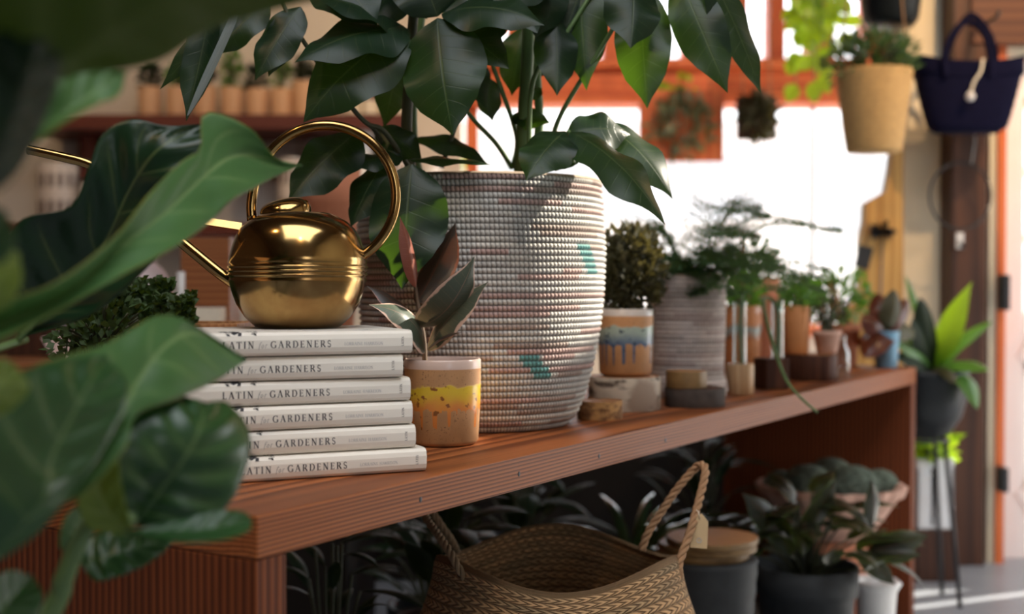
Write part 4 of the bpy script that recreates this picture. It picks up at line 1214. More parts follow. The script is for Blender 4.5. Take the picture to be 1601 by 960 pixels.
t.set(t.mix(t.ss(n1, 0.35, 0.68), (0.60, 0.33, 0.12), (0.20, 0.09, 0.035)), 0.8); t.bump(n1, 0.5, 0.002); M['cork'] = t.m
M['grey_bark'] = plain('grey_bark', (0.060, 0.045, 0.038), 0.9, 0.7, 60, 0.8)
M['bronze_bark'] = plain('golden_bark', (0.20, 0.115, 0.04), 0.55, 0.5, 50, 0.5)

c = on_bench(939, 1.815); slice_of_trunk('cork_slice', 'small round golden cork slice right of the big basket, front of the birch slice', c, 0.0325, 0.0265, M['cork'], M['cut_wood'], 1)
c = on_bench(977, 1.955); birch = slice_of_trunk('birch_slice', 'white-barked birch slice carrying the pot with blue drips', c, 0.0575, 0.052, M['birch'], M['cut_wood'], 2)
c2 = Vector((X(978, 1.962), 1.962, c.z + 0.0525))
bp = thing('potted_bushy_plant', 'bronze-green bushy plant in orange pot with blue drips on the birch slice', 'potted plant', c2)
pot_part(bp, c2, 0.0435, 0.105, drip('blue_drip_glaze', (0.52, 0.26, 0.11), (0.34, 0.42, 0.36), (0.085, 0.13, 0.22), (0.62, 0.56, 0.52), 0.105, 0.18, 0.46, 0.74, (0.2, 0.09, 0.03)), 0.95)
small_foliage(bp, (c2.x + 0.006, c2.y, c2.z + 0.160), (0.056, 0.052, 0.075), 1500, 0.016, 0.011, 'bronze_leaf', 11, 16, shell=0.3, z0=c2.z + 0.09)
c = on_bench(1086, 2.005); slice_of_trunk('bark_slice', 'low grey-barked wood slice under a smaller golden one', c, 0.047, 0.030, M['grey_bark'], M['walnut'], 3)
c = Vector((X(1073, 1.995), 1.995, c.z + 0.0305)); slice_of_trunk('bark_slice', 'small golden-brown wood slice stacked on the grey-barked slice', c, 0.032, 0.027, M['bronze_bark'], M['cut_wood'], 4)

cC = on_bench(1073, 2.185, 0.0003); hC = Z(431, 2.185) - BT
def profC(v):
    pts = [(0, 0.066), (0.06, 0.070), (0.13, 0.068), (0.18, 0.0625), (0.5, 0.0655), (1.0, 0.0675)]
    for (a, ra), (b_, rb) in zip(pts, pts[1:]):
        if v <= b_: return ra + (rb - ra) * (v - a) / (b_ - a)
    return pts[-1][1]
coil_basket('coil_basket', 'smaller plain pinkish coiled basket further along the bench, holding a feathery fern', cC, profC, hC, 27, 78, [], 0.0032, 9, ps=3, pr=4)
fernroot = Vector((cC.x, cC.y, cC.z + 0.015))
fern = thing('asparagus_fern', 'feathery asparagus fern spraying out of the smaller coiled basket', 'plant', fernroot)
MB().lathe(fernroot, [(0, 0), (0.045, 0), (0.056, 0.16), (0.05, 0.16), (0, 0.15)], 24).build('nursery_pot', M['black_metal'], fern)
r = random.Random(21)
def fern_fronds(root, base_, n, length, mat, r, spread=1.0, needle=0.011, dens=34, bias=(0, 0)):
    for k in range(n):
        a = r.uniform(0, 6.28); ln = length * r.uniform(0.6, 1.1); el = r.uniform(0.15, 1.25)
        dx, dy = math.cos(a) * math.cos(el) * spread + bias[0], math.sin(a) * math.cos(el) * spread * 0.8 + bias[1]
        p0 = base_ + Vector((dx * 0.02, dy * 0.02, 0))
        p1 = base_ + Vector((dx * ln * 0.5, dy * ln * 0.5, math.sin(el) * ln * 0.62))
        p2 = base_ + Vector((dx * ln * 1.05, dy * ln * 1.05, math.sin(el) * ln * 0.75 - 0.03))
        q = bez([p0, p1, p2], 12)
        b = MB(); b.tube(q, [0.0012 - 0.0008 * i / (len(q) - 1) for i in range(len(q))], 4)
        for i in range(dens):
            s_ = 0.3 + 0.7 * i / dens; j = min(len(q) - 2, int(s_ * (len(q) - 1)))
            p = q[j].lerp(q[j + 1], s_ * (len(q) - 1) - j); ax = (q[j + 1] - q[j]).normalized()
            sd = ax.cross(Vector((0, 0, 1))).normalized()
            bl = 0.038 * math.sin(math.pi * (0.25 + 0.72 * (s_ - 0.3) / 0.7)) * length / 0.17
            for sg in (1, -1):
                e = p + (sd * sg * 0.9 + ax * 0.5 + rv(r) * 0.25) * bl
                for u in range(8):
                    w_ = p.lerp(e, (u + 1) / 8)
                    tiny_leaf(b, w_, (e - p) * 0.5 + rv(r) * 0.02, Vector((0, 0, 1)), needle, needle * 0.32)
        b.build('frond', M[mat], root)
fern_fronds(fern, Vector((cC.x + 0.01, cC.y, cC.z + hC - 0.02)), 34, 0.225, 'fern', r, 1.15, 0.0065, 60, (0.22, 0))

fern_fronds(fern, Vector((cC.x + 0.005, cC.y, cC.z + hC - 0.02)), 26, 0.12, 'fern', r, 1.0, 0.007, 44, (0.05, 0))
def glass_tube(root, c, r_, z0, h, lean=0.0):
    b = MB(); b.lathe((c[0], c[1], z0), [(0, 0.0), (r_ * 0.7, 0.001), (r_, 0.008), (r_, h - 0.003), (r_ * 1.12, h), (r_ * 1.0, h), (r_ * 0.86, h - 0.004), (r_ * 0.86, 0.010)], 24); return b.build('glass_tube', M['tube_glass'], root)
c = on_bench(1157, 2.222)
pv = thing('propagation_vase', 'pale wooden block holding a clear glass tube with a green stem', 'vase', c)
MB().lathe(c, [(0, 0), (0.0235, 0), (0.025, 0.0015), (0.025, 0.052), (0.0235, 0.054), (0, 0.054)], 36).build('block', M['pale_wood'], pv)
glass_tube(pv, c, 0.0125, c.z + 0.030, 0.135)
b = MB(); b.tube(bez([(c.x + 0.004, c.y, c.z + 0.05), (c.x + 0.001, c.y, c.z + 0.12), (c.x + 0.004, c.y, c.z + 0.185)], 6), 0.003, 6); b.build('cutting_stem', M['stem_green'], pv)
b = MB(); leaf(b, (c.x + 0.004, c.y, c.z + 0.18), (c.x - 0.02, c.y + 0.01, c.z + 0.215), 0.018); leaf(b, (c.x + 0.004, c.y, c.z + 0.18), (c.x + 0.03, c.y, c.z + 0.20), 0.016); b.build('leaf', M['green_leaf'], pv)
c = on_bench(1206, 2.335)
pv2 = thing('propagation_vase', 'dark walnut block with a clear glass tube and a trailing stem hanging over the edge', 'vase', c)
MB().box((c.x, c.y, c.z + 0.029), (0.050, 0.046, 0.0575), 0.003, 0.35).build('block', M['walnut'], pv2)
glass_tube(pv2, (c.x + 0.011, c.y - 0.004, 0), 0.0115, c.z + 0.034, 0.132)
b = MB(); tr_ = bez([(c.x + 0.011, c.y - 0.004, c.z + 0.06), (c.x + 0.010, c.y - 0.004, c.z + 0.15), P(1195, 466, 2.32), P(1198, 500, 2.25), P(1212, 550, 2.18), P(1230, 595, 2.12), P(1252, 622, 2.09), P(1278, 645, 2.07)], 6)
b.tube(tr_, [0.0042 - 0.002 * i / (len(tr_) - 1) for i in range(len(tr_))], 6); b.build('trailing_stem', M['stem_green'], pv2)

c = on_bench(1268, 2.565); slab = slice_of_trunk('wood_slice', 'thick dark wood slice near the far end, carrying the orange pot and the spiny plant', c, 0.0565, 0.053, M['walnut'], M['cut_wood'], 6)
def simple_pot(name, label, c, r_, h, mat, group=None, rim=True, taper=0.78, cat='potted plant'):
    o = thing(name, label, cat, c, group)
    p = [(0, 0), (r_ * taper - 0.003, 0), (r_ * taper, 0.003)]
    if rim: p += [(r_ * 0.93, h * 0.78), (r_, h * 0.79), (r_ * 1.02, h), (r_ * 0.92, h), (r_ * 0.88, h * 0.86), (0, h * 0.85)]
    else: p += [(r_, h * 0.97), (r_ * 0.98, h), (r_ * 0.9, h), (r_ * 0.88, h * 0.86), (0, h * 0.85)]
    MB().lathe(c, p, 36).build('pot', M[mat] if isinstance(mat, str) else mat, o)
    MB().lathe((c[0], c[1], c[2] + h * 0.86), [(0, 0.002), (r_ * 0.87, 0.0)], 24).build('soil', M['soil'], o)
    return o
cs = Vector((X(1246, 2.565), 2.565, c.z + 0.0535))
o = simple_pot('potted_succulent', 'small bushy succulent in a straight orange clay pot on the dark wood slice', cs, 0.0265, 0.098, 'orange_clay', None, False, 0.92)
small_foliage(o, (cs.x, cs.y, cs.z + 0.108), (0.034, 0.032, 0.022), 160, 0.016, 0.011, 'green_leaf', 31, 5)
cs2 = Vector((X(1293, 2.575), 2.575, c.z + 0.0535))
o = simple_pot('potted_spiny_plant', 'twiggy spiny plant in a shallow pale terracotta pot at the right of the dark slice', cs2, 0.030, 0.047, 'terracotta_pale', None, True, 0.7)
small_foliage(o, (cs2.x, cs2.y, cs2.z + 0.078), (0.040, 0.036, 0.038), 130, 0.013, 0.006, 'bronze_leaf', 33, 26, z0=cs2.z + 0.04)
c = on_bench(1160, 2.70); 
o = simple_pot('potted_herb', 'green plant in an orange and grey banded clay pot behind the two glass tubes', c, 0.042, 0.150, drip('banded_glaze', (0.50, 0.19, 0.06), (0.26, 0.30, 0.27), (0.40, 0.14, 0.05), (0.46, 0.20, 0.09), 0.15, 0.40, 0.52, 0.72), None, False, 0.93)
small_foliage(o, (c.x - 0.002, c.y, c.z + 0.178), (0.05, 0.045, 0.045), 200, 0.022, 0.014, 'green_leaf', 35, 8)
c = on_bench(1184, 2.88)
o = simple_pot('potted_cutting', 'staked plant in a tall reddish terracotta pot standing behind the banded pot', c, 0.050, 0.212, 'terracotta', None, True, 0.75)
small_foliage(o, (c.x - 0.02, c.y, c.z + 0.245), (0.06, 0.05, 0.05), 190, 0.026, 0.014, 'fern', 37, 8)
MB().tube([(c.x - 0.033, c.y, c.z + 0.15), (c.x - 0.036, c.y, c.z + 0.325)], [0.004, 0.003], 8).build('stake', M['terracotta'], o)
c = on_bench(1233, 2.93)
o = simple_pot('potted_shrub', 'rounded green plant in a brown clay pot at the back of the bench', c, 0.042, 0.13, 'orange_clay', None, True, 0.8)
small_foliage(o, (c.x + 0.01, c.y, c.z + 0.165), (0.07, 0.05, 0.045), 330, 0.022, 0.013, 'green_leaf', 38, 8)
c = on_bench(1318, 3.02)
o = simple_pot('potted_shrub', 'loose green plant with bright tips behind the spiny plant, far end of the bench', c, 0.042, 0.10, 'terracotta', None, True, 0.8)
small_foliage(o, (c.x - 0.01, c.y, c.z + 0.165), (0.085, 0.05, 0.06), 260, 0.028, 0.013, 'green_leaf', 39, 12)
r = random.Random(8)
for (px_, py0, py1) in ((1288, 520, 440), (1302, 530, 440), (1312, 520, 452)):
    MB().tube([P(px_, py0, 3.02), P(px_ - 4, py1, 3.0)], 0.003, 6).build('stake', M['orange_clay'], o)
# glass jar shape, blue tin with a maroon bromeliad
c = on_bench(1316, 2.66)
gj = thing('glass_bottle', 'small clear glass bottle at the bench edge right of the dark wood slice', 'bottle', c)
MB().lathe(c, [(0, 0), (0.016, 0), (0.018, 0.004), (0.018, 0.05), (0.010, 0.066), (0.010, 0.085), (0.012, 0.087), (0.008, 0.087), (0.008, 0.066), (0.0155, 0.05), (0.0155, 0.006), (0, 0.005)], 28).build('bottle', M['tube_glass'], gj)
c = on_bench(1386, 2.925)
br = thing('potted_bromeliad', 'maroon-leaved bromeliad in a pale blue tin at the far end of the bench', 'potted plant', c)
MB().lathe(c, [(0, 0), (0.024, 0), (0.0255, 0.002), (0.030, 0.084), (0.031, 0.086), (0.028, 0.086), (0.027, 0.07), (0, 0.068)], 32).build('tin', M['blue_tin'], br)
for i, (tx, ty, w_, fc) in enumerate(((1352, 560, 44, (-0.4, -0.8, 0.5)), (1345, 500, 40, (-0.2, -0.9, 0.4)), (1398, 452, 34, (0.2, -0.9, 0.2)), (1372, 458, 40, (0, -1, 0.2)), (1420, 468, 30, (0.3, -0.8, 0.4)), (1430, 520, 36, (0.3, -0.7, 0.5)), (1340, 540, 30, (-0.3, -0.7, 0.5)))):
    b = MB(); leaf(b, P(1384, 518, 2.92), P(tx, ty, 2.86 + 0.03 * i), w_ / F * 2.9, fc, 0.16, 0.5, 0.03, 'strap', 16, 6, i); b.build('leaf', M['brom' if i % 3 != 2 else 'bronze_leaf'], br)

# ------------------------------------------------------------------ right of the bench
c = Vector((X(1442, 3.12), 3.12, Z(684, 3.12)))
bo = thing('potted_orchid', 'strap-leaved orchid in a black glazed bowl on an iron stand beyond the bench end', 'potted plant', (c.x, c.y, 0))
R_ = 0.112; H_ = Z(576, 3.12) - c.z
MB().lathe(c, [(0, 0), (0.04, 0.0), (0.068, 0.012), (0.096, H_ * 0.32), (0.110, H_ * 0.62), (R_, H_ * 0.9), (R_ * 1.03, H_), (R_ * 0.95, H_), (R_ * 0.9, H_ * 0.85), (0, H_ * 0.82)], 40).build('bowl', M['black_pot'], bo)
b = MB(); b.lathe((c.x, c.y, c.z - 0.006), [(0.055, 0), (0.066, 0), (0.066, 0.006), (0.055, 0.006), (0.055, 0)], 28); b.build('stand_ring', M['black_metal'], bo)
for k in range(3):
    a = (0.7, -0.7, math.pi)[k]
    MB().tube([(c.x + 0.06 * math.cos(a), c.y + 0.06 * math.sin(a), c.z - 0.004), (c.x + 0.10 * math.cos(a), c.y + 0.10 * math.sin(a), 0.0)], 0.006, 8).build('stand_leg', M['black_metal'], bo)
for i, (tx, ty, dd, w_, fc, sg, mt) in enumerate((
        (1520, 440, 3.05, 44, (-0.6, -0.8, 0.3), 0.10, 'lime_leaf'), (1552, 502, 3.05, 26, (-0.2, -0.6, 0.8), 0.12, 'green_leaf'),
        (1546, 580, 2.98, 46, (0.1, -0.6, 0.9), 0.16, 'green_leaf'), (1415, 430, 3.1, 24, (0.6, -0.8, 0.2), 0.05, 'green_leaf'),
        (1395, 535, 3.0, 34, (0.3, -0.8, 0.6), 0.12, 'green_leaf'), (1400, 560, 2.98, 40, (0, -0.8, 0.6), 0.10, 'dark_leaf'),
        (1528, 640, 3.0, 46, (0.5, -0.8, 0.4), 0.30, 'green_leaf'), (1490, 600, 2.95, 30, (0.1, -0.5, 0.9), 0.14, 'bronze_leaf'),
        (1438, 465, 3.0, 40, (0.1, -1, 0.2), 0.03, 'dark_leaf'), (1500, 525, 3.1, 26, (0, -0.8, 0.5), 0.08, 'green_leaf'),
        (1425, 500, 3.0, 44, (0.4, -0.9, 0.3), 0.06, 'dark_leaf'), (1375, 470, 3.05, 22, (0.4, -0.9, 0.3), 0.06, 'green_leaf'))):
    b = MB(); leaf(b, P(1462 - (6 if tx < 1450 else 0), 578, 3.10), P(tx, ty, dd), w_ / F * 3.05, fc, sg, 0.35, 0.03, 'strap' if i != 0 else 'lance', 18, 6, i); b.build('leaf', M[mt], bo)

c = Vector((X(1455, 3.38), 3.38, 0))
zc0, zc1 = Z(822, 3.38), Z(714, 3.38)
cr = thing('wooden_crate', 'dark wooden crate low at the right, under the white slotted planter', 'crate', c)
b = MB(); b.box((c.x, c.y, zc0 / 2 - 0.001), (0.115, 0.12, zc0 - 0.002), 0.003); b.build('crate_body', M['dark_wood'], cr)
wp = thing('slotted_planter', 'white slotted planter box with a bright green plant, beyond the bench end', 'planter', (c.x, c.y, zc0))
b = MB()
W2 = 0.100; 
for x in (-W2 / 2 + 0.019, W2 / 2 - 0.026): b.box((c.x + x, c.y - 0.045, (zc0 + zc1) / 2), (0.038 if x < 0 else 0.052, 0.008, zc1 - zc0), 0.002)
b.box((c.x - W2 / 2 + 0.004, c.y, (zc0 + zc1) / 2), (0.008, 0.098, zc1 - zc0), 0.002); b.box((c.x + W2 / 2 - 0.004, c.y, (zc0 + zc1) / 2), (0.008, 0.098, zc1 - zc0), 0.002)
b.box((c.x, c.y + 0.045, (zc0 + zc1) / 2), (W2, 0.008, zc1 - zc0), 0.002); b.box((c.x, c.y, zc0 + 0.006), (W2 - 0.004, 0.09, 0.01), 0.001)
b.box((c.x, c.y - 0.045, zc1 - 0.012), (W2, 0.009, 0.024), 0.002)
b.build('box', M['white_plastic'], wp)
MB().box((c.x, c.y, zc1 - 0.03), (W2 - 0.018, 0.08, 0.02)).build('soil', M['soil'], wp)
small_foliage(wp, (c.x, c.y, zc1 + 0.025), (0.055, 0.05, 0.042), 90, 0.05, 0.032, 'lime_leaf', 51, 6)

# ------------------------------------------------------------------ below the bench
cG = Vector((X(872, 1.65), 1.65, 0.0)); zr = 0.795 - (876 - 445) / F * 1.65
bel = thing('seagrass_basket', 'open woven seagrass belly basket with rope handles below the bench', 'basket', cG)
t = NT('seagrass_braid')
uv = t.coord('UV'); sp = t.n('ShaderNodeSeparateXYZ'); t.l(uv, sp.inputs[0])
row = t.math('MULTIPLY', sp.outputs[1], 34.0); rf = t.math('FRACT', row); ri = t.math('FLOOR', row)
ch = t.math('ABSOLUTE', t.math('SUBTRACT', rf, 0.5))
st_ = t.math('FRACT', t.math('ADD', t.math('MULTIPLY', sp.outputs[0], 72.0), t.math('ADD', t.math('MULTIPLY', ch, 2.0), t.math('MULTIPLY', ri, 0.37))))
lump = t.math('MULTIPLY', t.ss(t.math('ABSOLUTE', t.math('SUBTRACT', st_, 0.5)), 0.15, 0.5, 1, 0), t.ss(ch, 0.25, 0.5, 1, 0))
cv_ = t.n('ShaderNodeCombineXYZ'); t.l(t.math('MULTIPLY', sp.outputs[0], 8.0), cv_.inputs[0]); t.l(t.math('MULTIPLY', ri, 1.7), cv_.inputs[1])
nz = t.noise(1.0, cv_.outputs[0], 3)
cc = t.mix(t.ss(nz, 0.38, 0.66), (0.72, 0.43, 0.21), (0.42, 0.285, 0.15))
cc = t.mix(t.math('MULTIPLY', t.ss(lump, 0.0, 0.7, 1, 0), 0.65), cc, (0.09, 0.05, 0.025))
t.set(cc, 0.8, 0, 0.3); t.bump(lump, 0.9, 0.006); M['seagrass'] = t.m
gp = [(0.0, 0.004), (0.13, 0.004), (0.165, 0.02), (0.205, 0.10), (0.222, 0.19), (0.212, 0.27), (0.188, 0.335), (0.170, 0.385), (0.163, 0.42)]
gp = [(r_, z / 0.42 * zr) for r_, z in gp]
gq = [(p.x, p.z) for p in bez([(r_, 0, z) for r_, z in gp], 6)]
tilt = lambda y: 0
b = MB(); b.lathe(cG, gq, 90, False, 0, 1.0, 0.98)
# rim dips a little at the front left
def warp(p, out=1):
    dz = -0.012 * math.sin(3.0 * math.atan2(p[1] - cG.y, p[0] - cG.x)) * max(0, (p[2] - 0.3) / 0.13)
    return (p[0], p[1], p[2] + dz)
b.v = [warp(p) for p in b.v]
b.build('woven_wall', M['seagrass'], bel)
b = MB(); b.lathe(cG, [(r_ - 0.009, z + 0.004) for r_, z in gq[8:]][::-1] + [(0.0, 0.02)], 90, False, 0, 1.0, 0.98)
b.lathe(cG, [(0.163, zr), (0.1605, zr + 0.005), (0.156, zr + 0.006), (0.152, zr + 0.003)], 90, False, 0, 1.0, 0.98)
b.v = [warp(p) for p in b.v]
b.build('inner_weave', M['seagrass'], bel)
def rope(root, pts, rad, n_tw, mat, name):
    q = resample(pts, 90); b = MB()
    for s_ in range(3):
        pl = []
        t0 = None
        for i, p in enumerate(q):
            tg = (q[min(i + 1, 89)] - q[max(i - 1, 0)]).normalized()
            n1 = tg.cross(Vector((0.3, 0.9, 0.1))).normalized(); n2_ = tg.cross(n1)
            a = i / 89 * n_tw * 6.283 + s_ * 2.094
            pl.append(p + (n1 * math.cos(a) + n2_ * math.sin(a)) * rad * 0.62)
        b.tube(pl, rad * 0.62, 6)
    return b.build(name, mat, root)
M['rope'] = plain('twisted_seagrass_rope', (0.36, 0.20, 0.10), 0.85, 0.35, 80, 0.4)
M['rope_grey'] = plain('grey_seagrass_rope', (0.22, 0.15, 0.085), 0.85, 0.35, 80, 0.4)
rope(bel, [P(1062, 905, 1.60), P(1062, 880, 1.60), P(1082, 822, 1.62), P(1096, 770, 1.65), P(1103, 737, 1.67), P(1098, 727, 1.69), P(1088, 731, 1.70), P(1062, 760, 1.70), P(1034, 800, 1.70), P(1012, 835, 1.70), P(1003, 862, 1.70)], 0.0048, 9, M['rope'], 'rope_handle')
rope(bel, [P(735, 915, 1.55), P(718, 890, 1.54), P(700, 858, 1.56), P(682, 832, 1.60), P(668, 812, 1.64), P(664, 795, 1.67), P(672, 795, 1.69), P(690, 822, 1.70), P(706, 845, 1.71), P(715, 865, 1.73)], 0.0046, 9, M['rope_grey'], 'rope_handle')
tg = thing('price_tag', 'kraft paper price tag hanging from the basket rope handle', 'tag', P(1096, 806, 1.625))
b = MB(); pts = [(1097, 803), (1107, 816), (1105, 858), (1079, 856), (1081, 818), (1088, 806)]
fr = [P(x, y, 1.622) for x, y in pts]; bk = [p + Vector((0.0004, 0.0008, 0)) for p in fr]
n_ = len(pts); b.add(fr + bk, [tuple(range(n_)), tuple(range(n_, 2 * n_))[::-1]] + [(i, n_ + i, n_ + (i + 1) % n_, (i + 1) % n_) for i in range(n_)], None, False)
b.build('card', M['tag'], tg)
b = MB(); b.tube([P(1094, 811, 1.621), P(1092, 800, 1.618), P(1088, 797, 1.63)], 0.0007, 5); b.build('string', M['pages'], tg)
b = MB(); b.lathe((0, 0, 0), [(0.0026, 0), (0.0034, 0.0002)], 14); q0 = P(1093, 845, 1.6215); b.v = [(q0.x + p[0], q0.y - p[2], q0.z + p[1]) for p in b.v]; b.build('stamp', M['grey_ink'], tg)

# stack of live-edge wood slabs on a dark ribbed pot
c = Vector((X(1104, 2.14), 2.14, 0)); ztop = 0.795 - (838 - 445) / F * 2.14
st0 = thing('ribbed_pot', 'dark grey ribbed pot under the stack of wood slabs below the bench', 'pot', c)
hp = ztop - 0.036
b = MB(); pr_ = [(0, 0), (0.06, 0), (0.066, 0.01)] + [(0.066 + 0.022 * i / 20 + 0.0016 * (i % 2), 0.01 + (hp - 0.02) * i / 20) for i in range(1, 21)] + [(0.090, hp - 0.004), (0.086, hp), (0.0, hp)]
b.lathe(c, pr_, 48); b.build('pot_body', M['grey_ceramic'], st0)
zz = hp + 0.0005
for i, (r_, h_, m_) in enumerate(((0.078, 0.014, 'cut_wood'), (0.082, 0.010, 'pale_wood'), (0.080, 0.011, 'cut_wood'))):
    slice_of_trunk('wood_slab', ('lowest round wood slab of the stack behind the basket handle', 'pale middle wood slab of the stack behind the basket handle', 'topmost wood slab of the stack behind the basket handle')[i],
                   (c.x - 0.006 + 0.008 * i, c.y - 0.004 * i, zz), r_, h_, M['bronze_bark'], M[m_], 60 + i, 'stack of wood slabs', 'wood slab'); zz += h_ + 0.0004

def broad_plant(name, label, c, r_, h, potmat, leaves, mat, seed, size, tilt=(0.5, 1.3), spread=0.2, rise=0.2, width=0.4, rim=True, cat='potted plant', sag=0.15, shape='ovate', group=None):
    o = simple_pot(name, label, c, r_, h, potmat, group, rim, 0.8, cat)
    r = random.Random(seed)
    for k in range(leaves):
        a = k * 2.399 + r.uniform(-0.4, 0.4); f = (k + 0.5) / leaves
        el = tilt[0] + (tilt[1] - tilt[0]) * r.random()
        p0 = Vector(c) + Vector((0.01 * math.cos(a), 0.01 * math.sin(a), h * 0.86))
        p1 = p0 + Vector((math.cos(a) * spread * f * 0.6, math.sin(a) * spread * f * 0.6, rise * (1.1 - 0.75 * f) * r.uniform(0.8, 1.2)))
        ln = size * r.uniform(0.75, 1.2)
        p2 = p1 + Vector((math.cos(a) * math.cos(el - 0.4), math.sin(a) * math.cos(el - 0.4), math.sin(el - 0.7))) * ln
        b = MB(); b.tube(bez([p0, (p0 + p1) / 2 + Vector((0, 0, 0.015)), p1], 5), 0.0022, 5); b.build('stem', M['stem_dark'], o)
        b = MB(); leaf(b, p1, p2, ln * width, (math.cos(a) * -0.4, math.sin(a) * -0.4, 0.9), sag, 0.3, 0.05, shape, 12, 6, k); b.build('leaf', M[mat], o)
    return o
c = Vector((X(1262, 2.40), 2.40, 0)); broad_plant('potted_aglaonema', 'dark broad-leaved plant in a dark grey pot under the right half of the bench', c, 0.098, 0.795 - (884 - 445) / F * 2.4, 'grey_ceramic', 40, 'aglaonema', 71, 0.12, (0.1, 1.2), 0.20, 0.15, 0.40)
o = bpy.data.objects['potted_aglaonema']
for i, (bx, by, tx, ty, w_, mt) in enumerate(((1360, 828, 1362, 748, 30, 'aglaonema'), (1360, 862, 1452, 836, 42, 'aglaonema'), (1250, 840, 1310, 745, 34, 'aglaonema'), (1360, 860, 1440, 868, 36, 'aglaonema'), (1230, 850, 1160, 770, 46, 'aglaonema'), (1340, 860, 1400, 915, 36, 'aglaonema'))):
    b = MB(); leaf(b, P(bx, by, 2.36), P(tx, ty, 2.33), w_ / F * 2.35, (0.3, -0.9, 0.2), 0.08, 0.3, 0.05, 'ovate', 14, 6, i); b.build('leaf', M[mt], o)
c = Vector((X(1372, 2.58), 2.58, 0)); hw = 0.795 - (912 - 445) / F * 2.58
wpot = thing('white_bowl', 'thick-rimmed white bowl on the floor by the bench end', 'bowl', c)
MB().lathe(c, [(0, 0), (0.025, 0), (0.035, hw * 0.3), (0.042, hw * 0.9), (0.052, hw), (0.046, hw + 0.006), (0.036, hw), (0.032, hw * 0.8), (0, hw * 0.6)], 40).build('bowl_wall', M['white_ceramic'], wpot)
# ruffled terracotta bowl of cacti on an upturned pot
c = Vector((X(1300, 2.72), 2.72, 0)); zb1 = 0.795 - (756 - 445) / F * 2.72; zb0 = zb1 - 0.115
up = thing('upturned_pot', 'upturned terracotta pot holding up the ruffled cactus bowl', 'pot', c)
MB().lathe(c, [(0, 0.0), (0.105, 0.0), (0.108, 0.03), (0.10, 0.032), (0.075, zb0 - 0.003), (0.07, zb0 - 0.0005), (0, zb0 - 0.0005)], 40).build('pot_body', M['terracotta'], up)
cb = thing('cactus_bowl', 'wide ruffled pink terracotta bowl of domed grey-green cacti under the far end of the bench', 'potted plant', (c.x, c.y, zb0))
ruf = lambda a, z: 0.035 * math.sin(22 * a) * max(0, min(1, (z - 0.05) / 0.05))
MB().lathe((c.x, c.y, zb0), [(0, 0), (0.075, 0), (0.085, 0.006), (0.118, 0.05), (0.140, 0.088), (0.152, 0.094), (0.158, 0.112), (0.150, 0.115), (0.135, 0.10), (0, 0.092)], 132, False, 0, 1, 1, ruf).build('bowl', M['terracotta_pale'], cb)
MB().lathe((c.x, c.y, zb0 + 0.094), [(0, 0.008), (0.08, 0.006), (0.137, 0.002)], 30).build('gravel', M['soil'], cb)
for i, (px_, py_, dd, rr_) in enumerate(((1262, 735, 2.66, 0.058), (1335, 738, 2.68, 0.054), (1298, 725, 2.78, 0.056), (1222, 748, 2.72, 0.040), (1375, 748, 2.74, 0.040))):
    p = P(px_, py_, dd); z0_ = zb0 + 0.095
    b = MB(); vs = []; n = 72
    pr_ = [(math.sin(a) * rr_, rr_ * 0.25 + math.cos(a) * rr_ * 0.95) for a in np.linspace(2.1, 0.02, 22)]
    b.lathe((p.x, p.y, z0_), pr_, n, False, 0, 1, 1, lambda a, z: 0.09 * math.cos(9 * a + 6 * math.sin(z * 130 + a)) + 0.04 * math.sin(z * 500 + 5 * a))
    b.build('cactus', M['cactus'], cb)
# dark plants in the shade behind the seagrass basket
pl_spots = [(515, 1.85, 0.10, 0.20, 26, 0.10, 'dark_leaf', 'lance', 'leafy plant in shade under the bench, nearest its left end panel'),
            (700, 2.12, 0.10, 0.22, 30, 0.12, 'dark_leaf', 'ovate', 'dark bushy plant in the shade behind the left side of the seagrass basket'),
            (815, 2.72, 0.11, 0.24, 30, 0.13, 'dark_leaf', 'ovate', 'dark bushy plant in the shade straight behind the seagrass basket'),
            (672, 2.47, 0.085, 0.16, 28, 0.11, 'dark_leaf', 'ovate', 'added low dark plant hiding bare floor between the display table and the seagrass basket'),  # added so that this bare stretch of floor reads dark
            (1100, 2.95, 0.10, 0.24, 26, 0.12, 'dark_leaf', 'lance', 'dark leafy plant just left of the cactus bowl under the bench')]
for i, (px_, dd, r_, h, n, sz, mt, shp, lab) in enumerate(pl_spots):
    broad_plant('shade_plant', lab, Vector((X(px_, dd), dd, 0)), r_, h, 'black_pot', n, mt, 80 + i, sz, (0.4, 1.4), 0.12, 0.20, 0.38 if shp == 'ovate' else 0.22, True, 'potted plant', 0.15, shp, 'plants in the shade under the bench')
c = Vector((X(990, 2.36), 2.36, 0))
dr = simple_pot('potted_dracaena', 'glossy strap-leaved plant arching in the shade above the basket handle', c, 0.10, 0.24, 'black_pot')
r = random.Random(91)
for k in range(26):
    a = k * 2.399; ln = r.uniform(0.20, 0.29); el = r.uniform(0.5, 1.3)
    p0 = c + Vector((0, 0, 0.21)); p2 = p0 + Vector((math.cos(a) * ln * 0.8, math.sin(a) * ln * 0.8, ln * (0.7 * el - 0.25)))
    b = MB(); leaf(b, p0, p2, 0.022, (-math.cos(a) * 0.6, -math.sin(a) * 0.6, 0.8), 0.22, 0.5, 0.0, 'strap', 16, 4, k); b.build('leaf', M['strap_leaf'], dr)

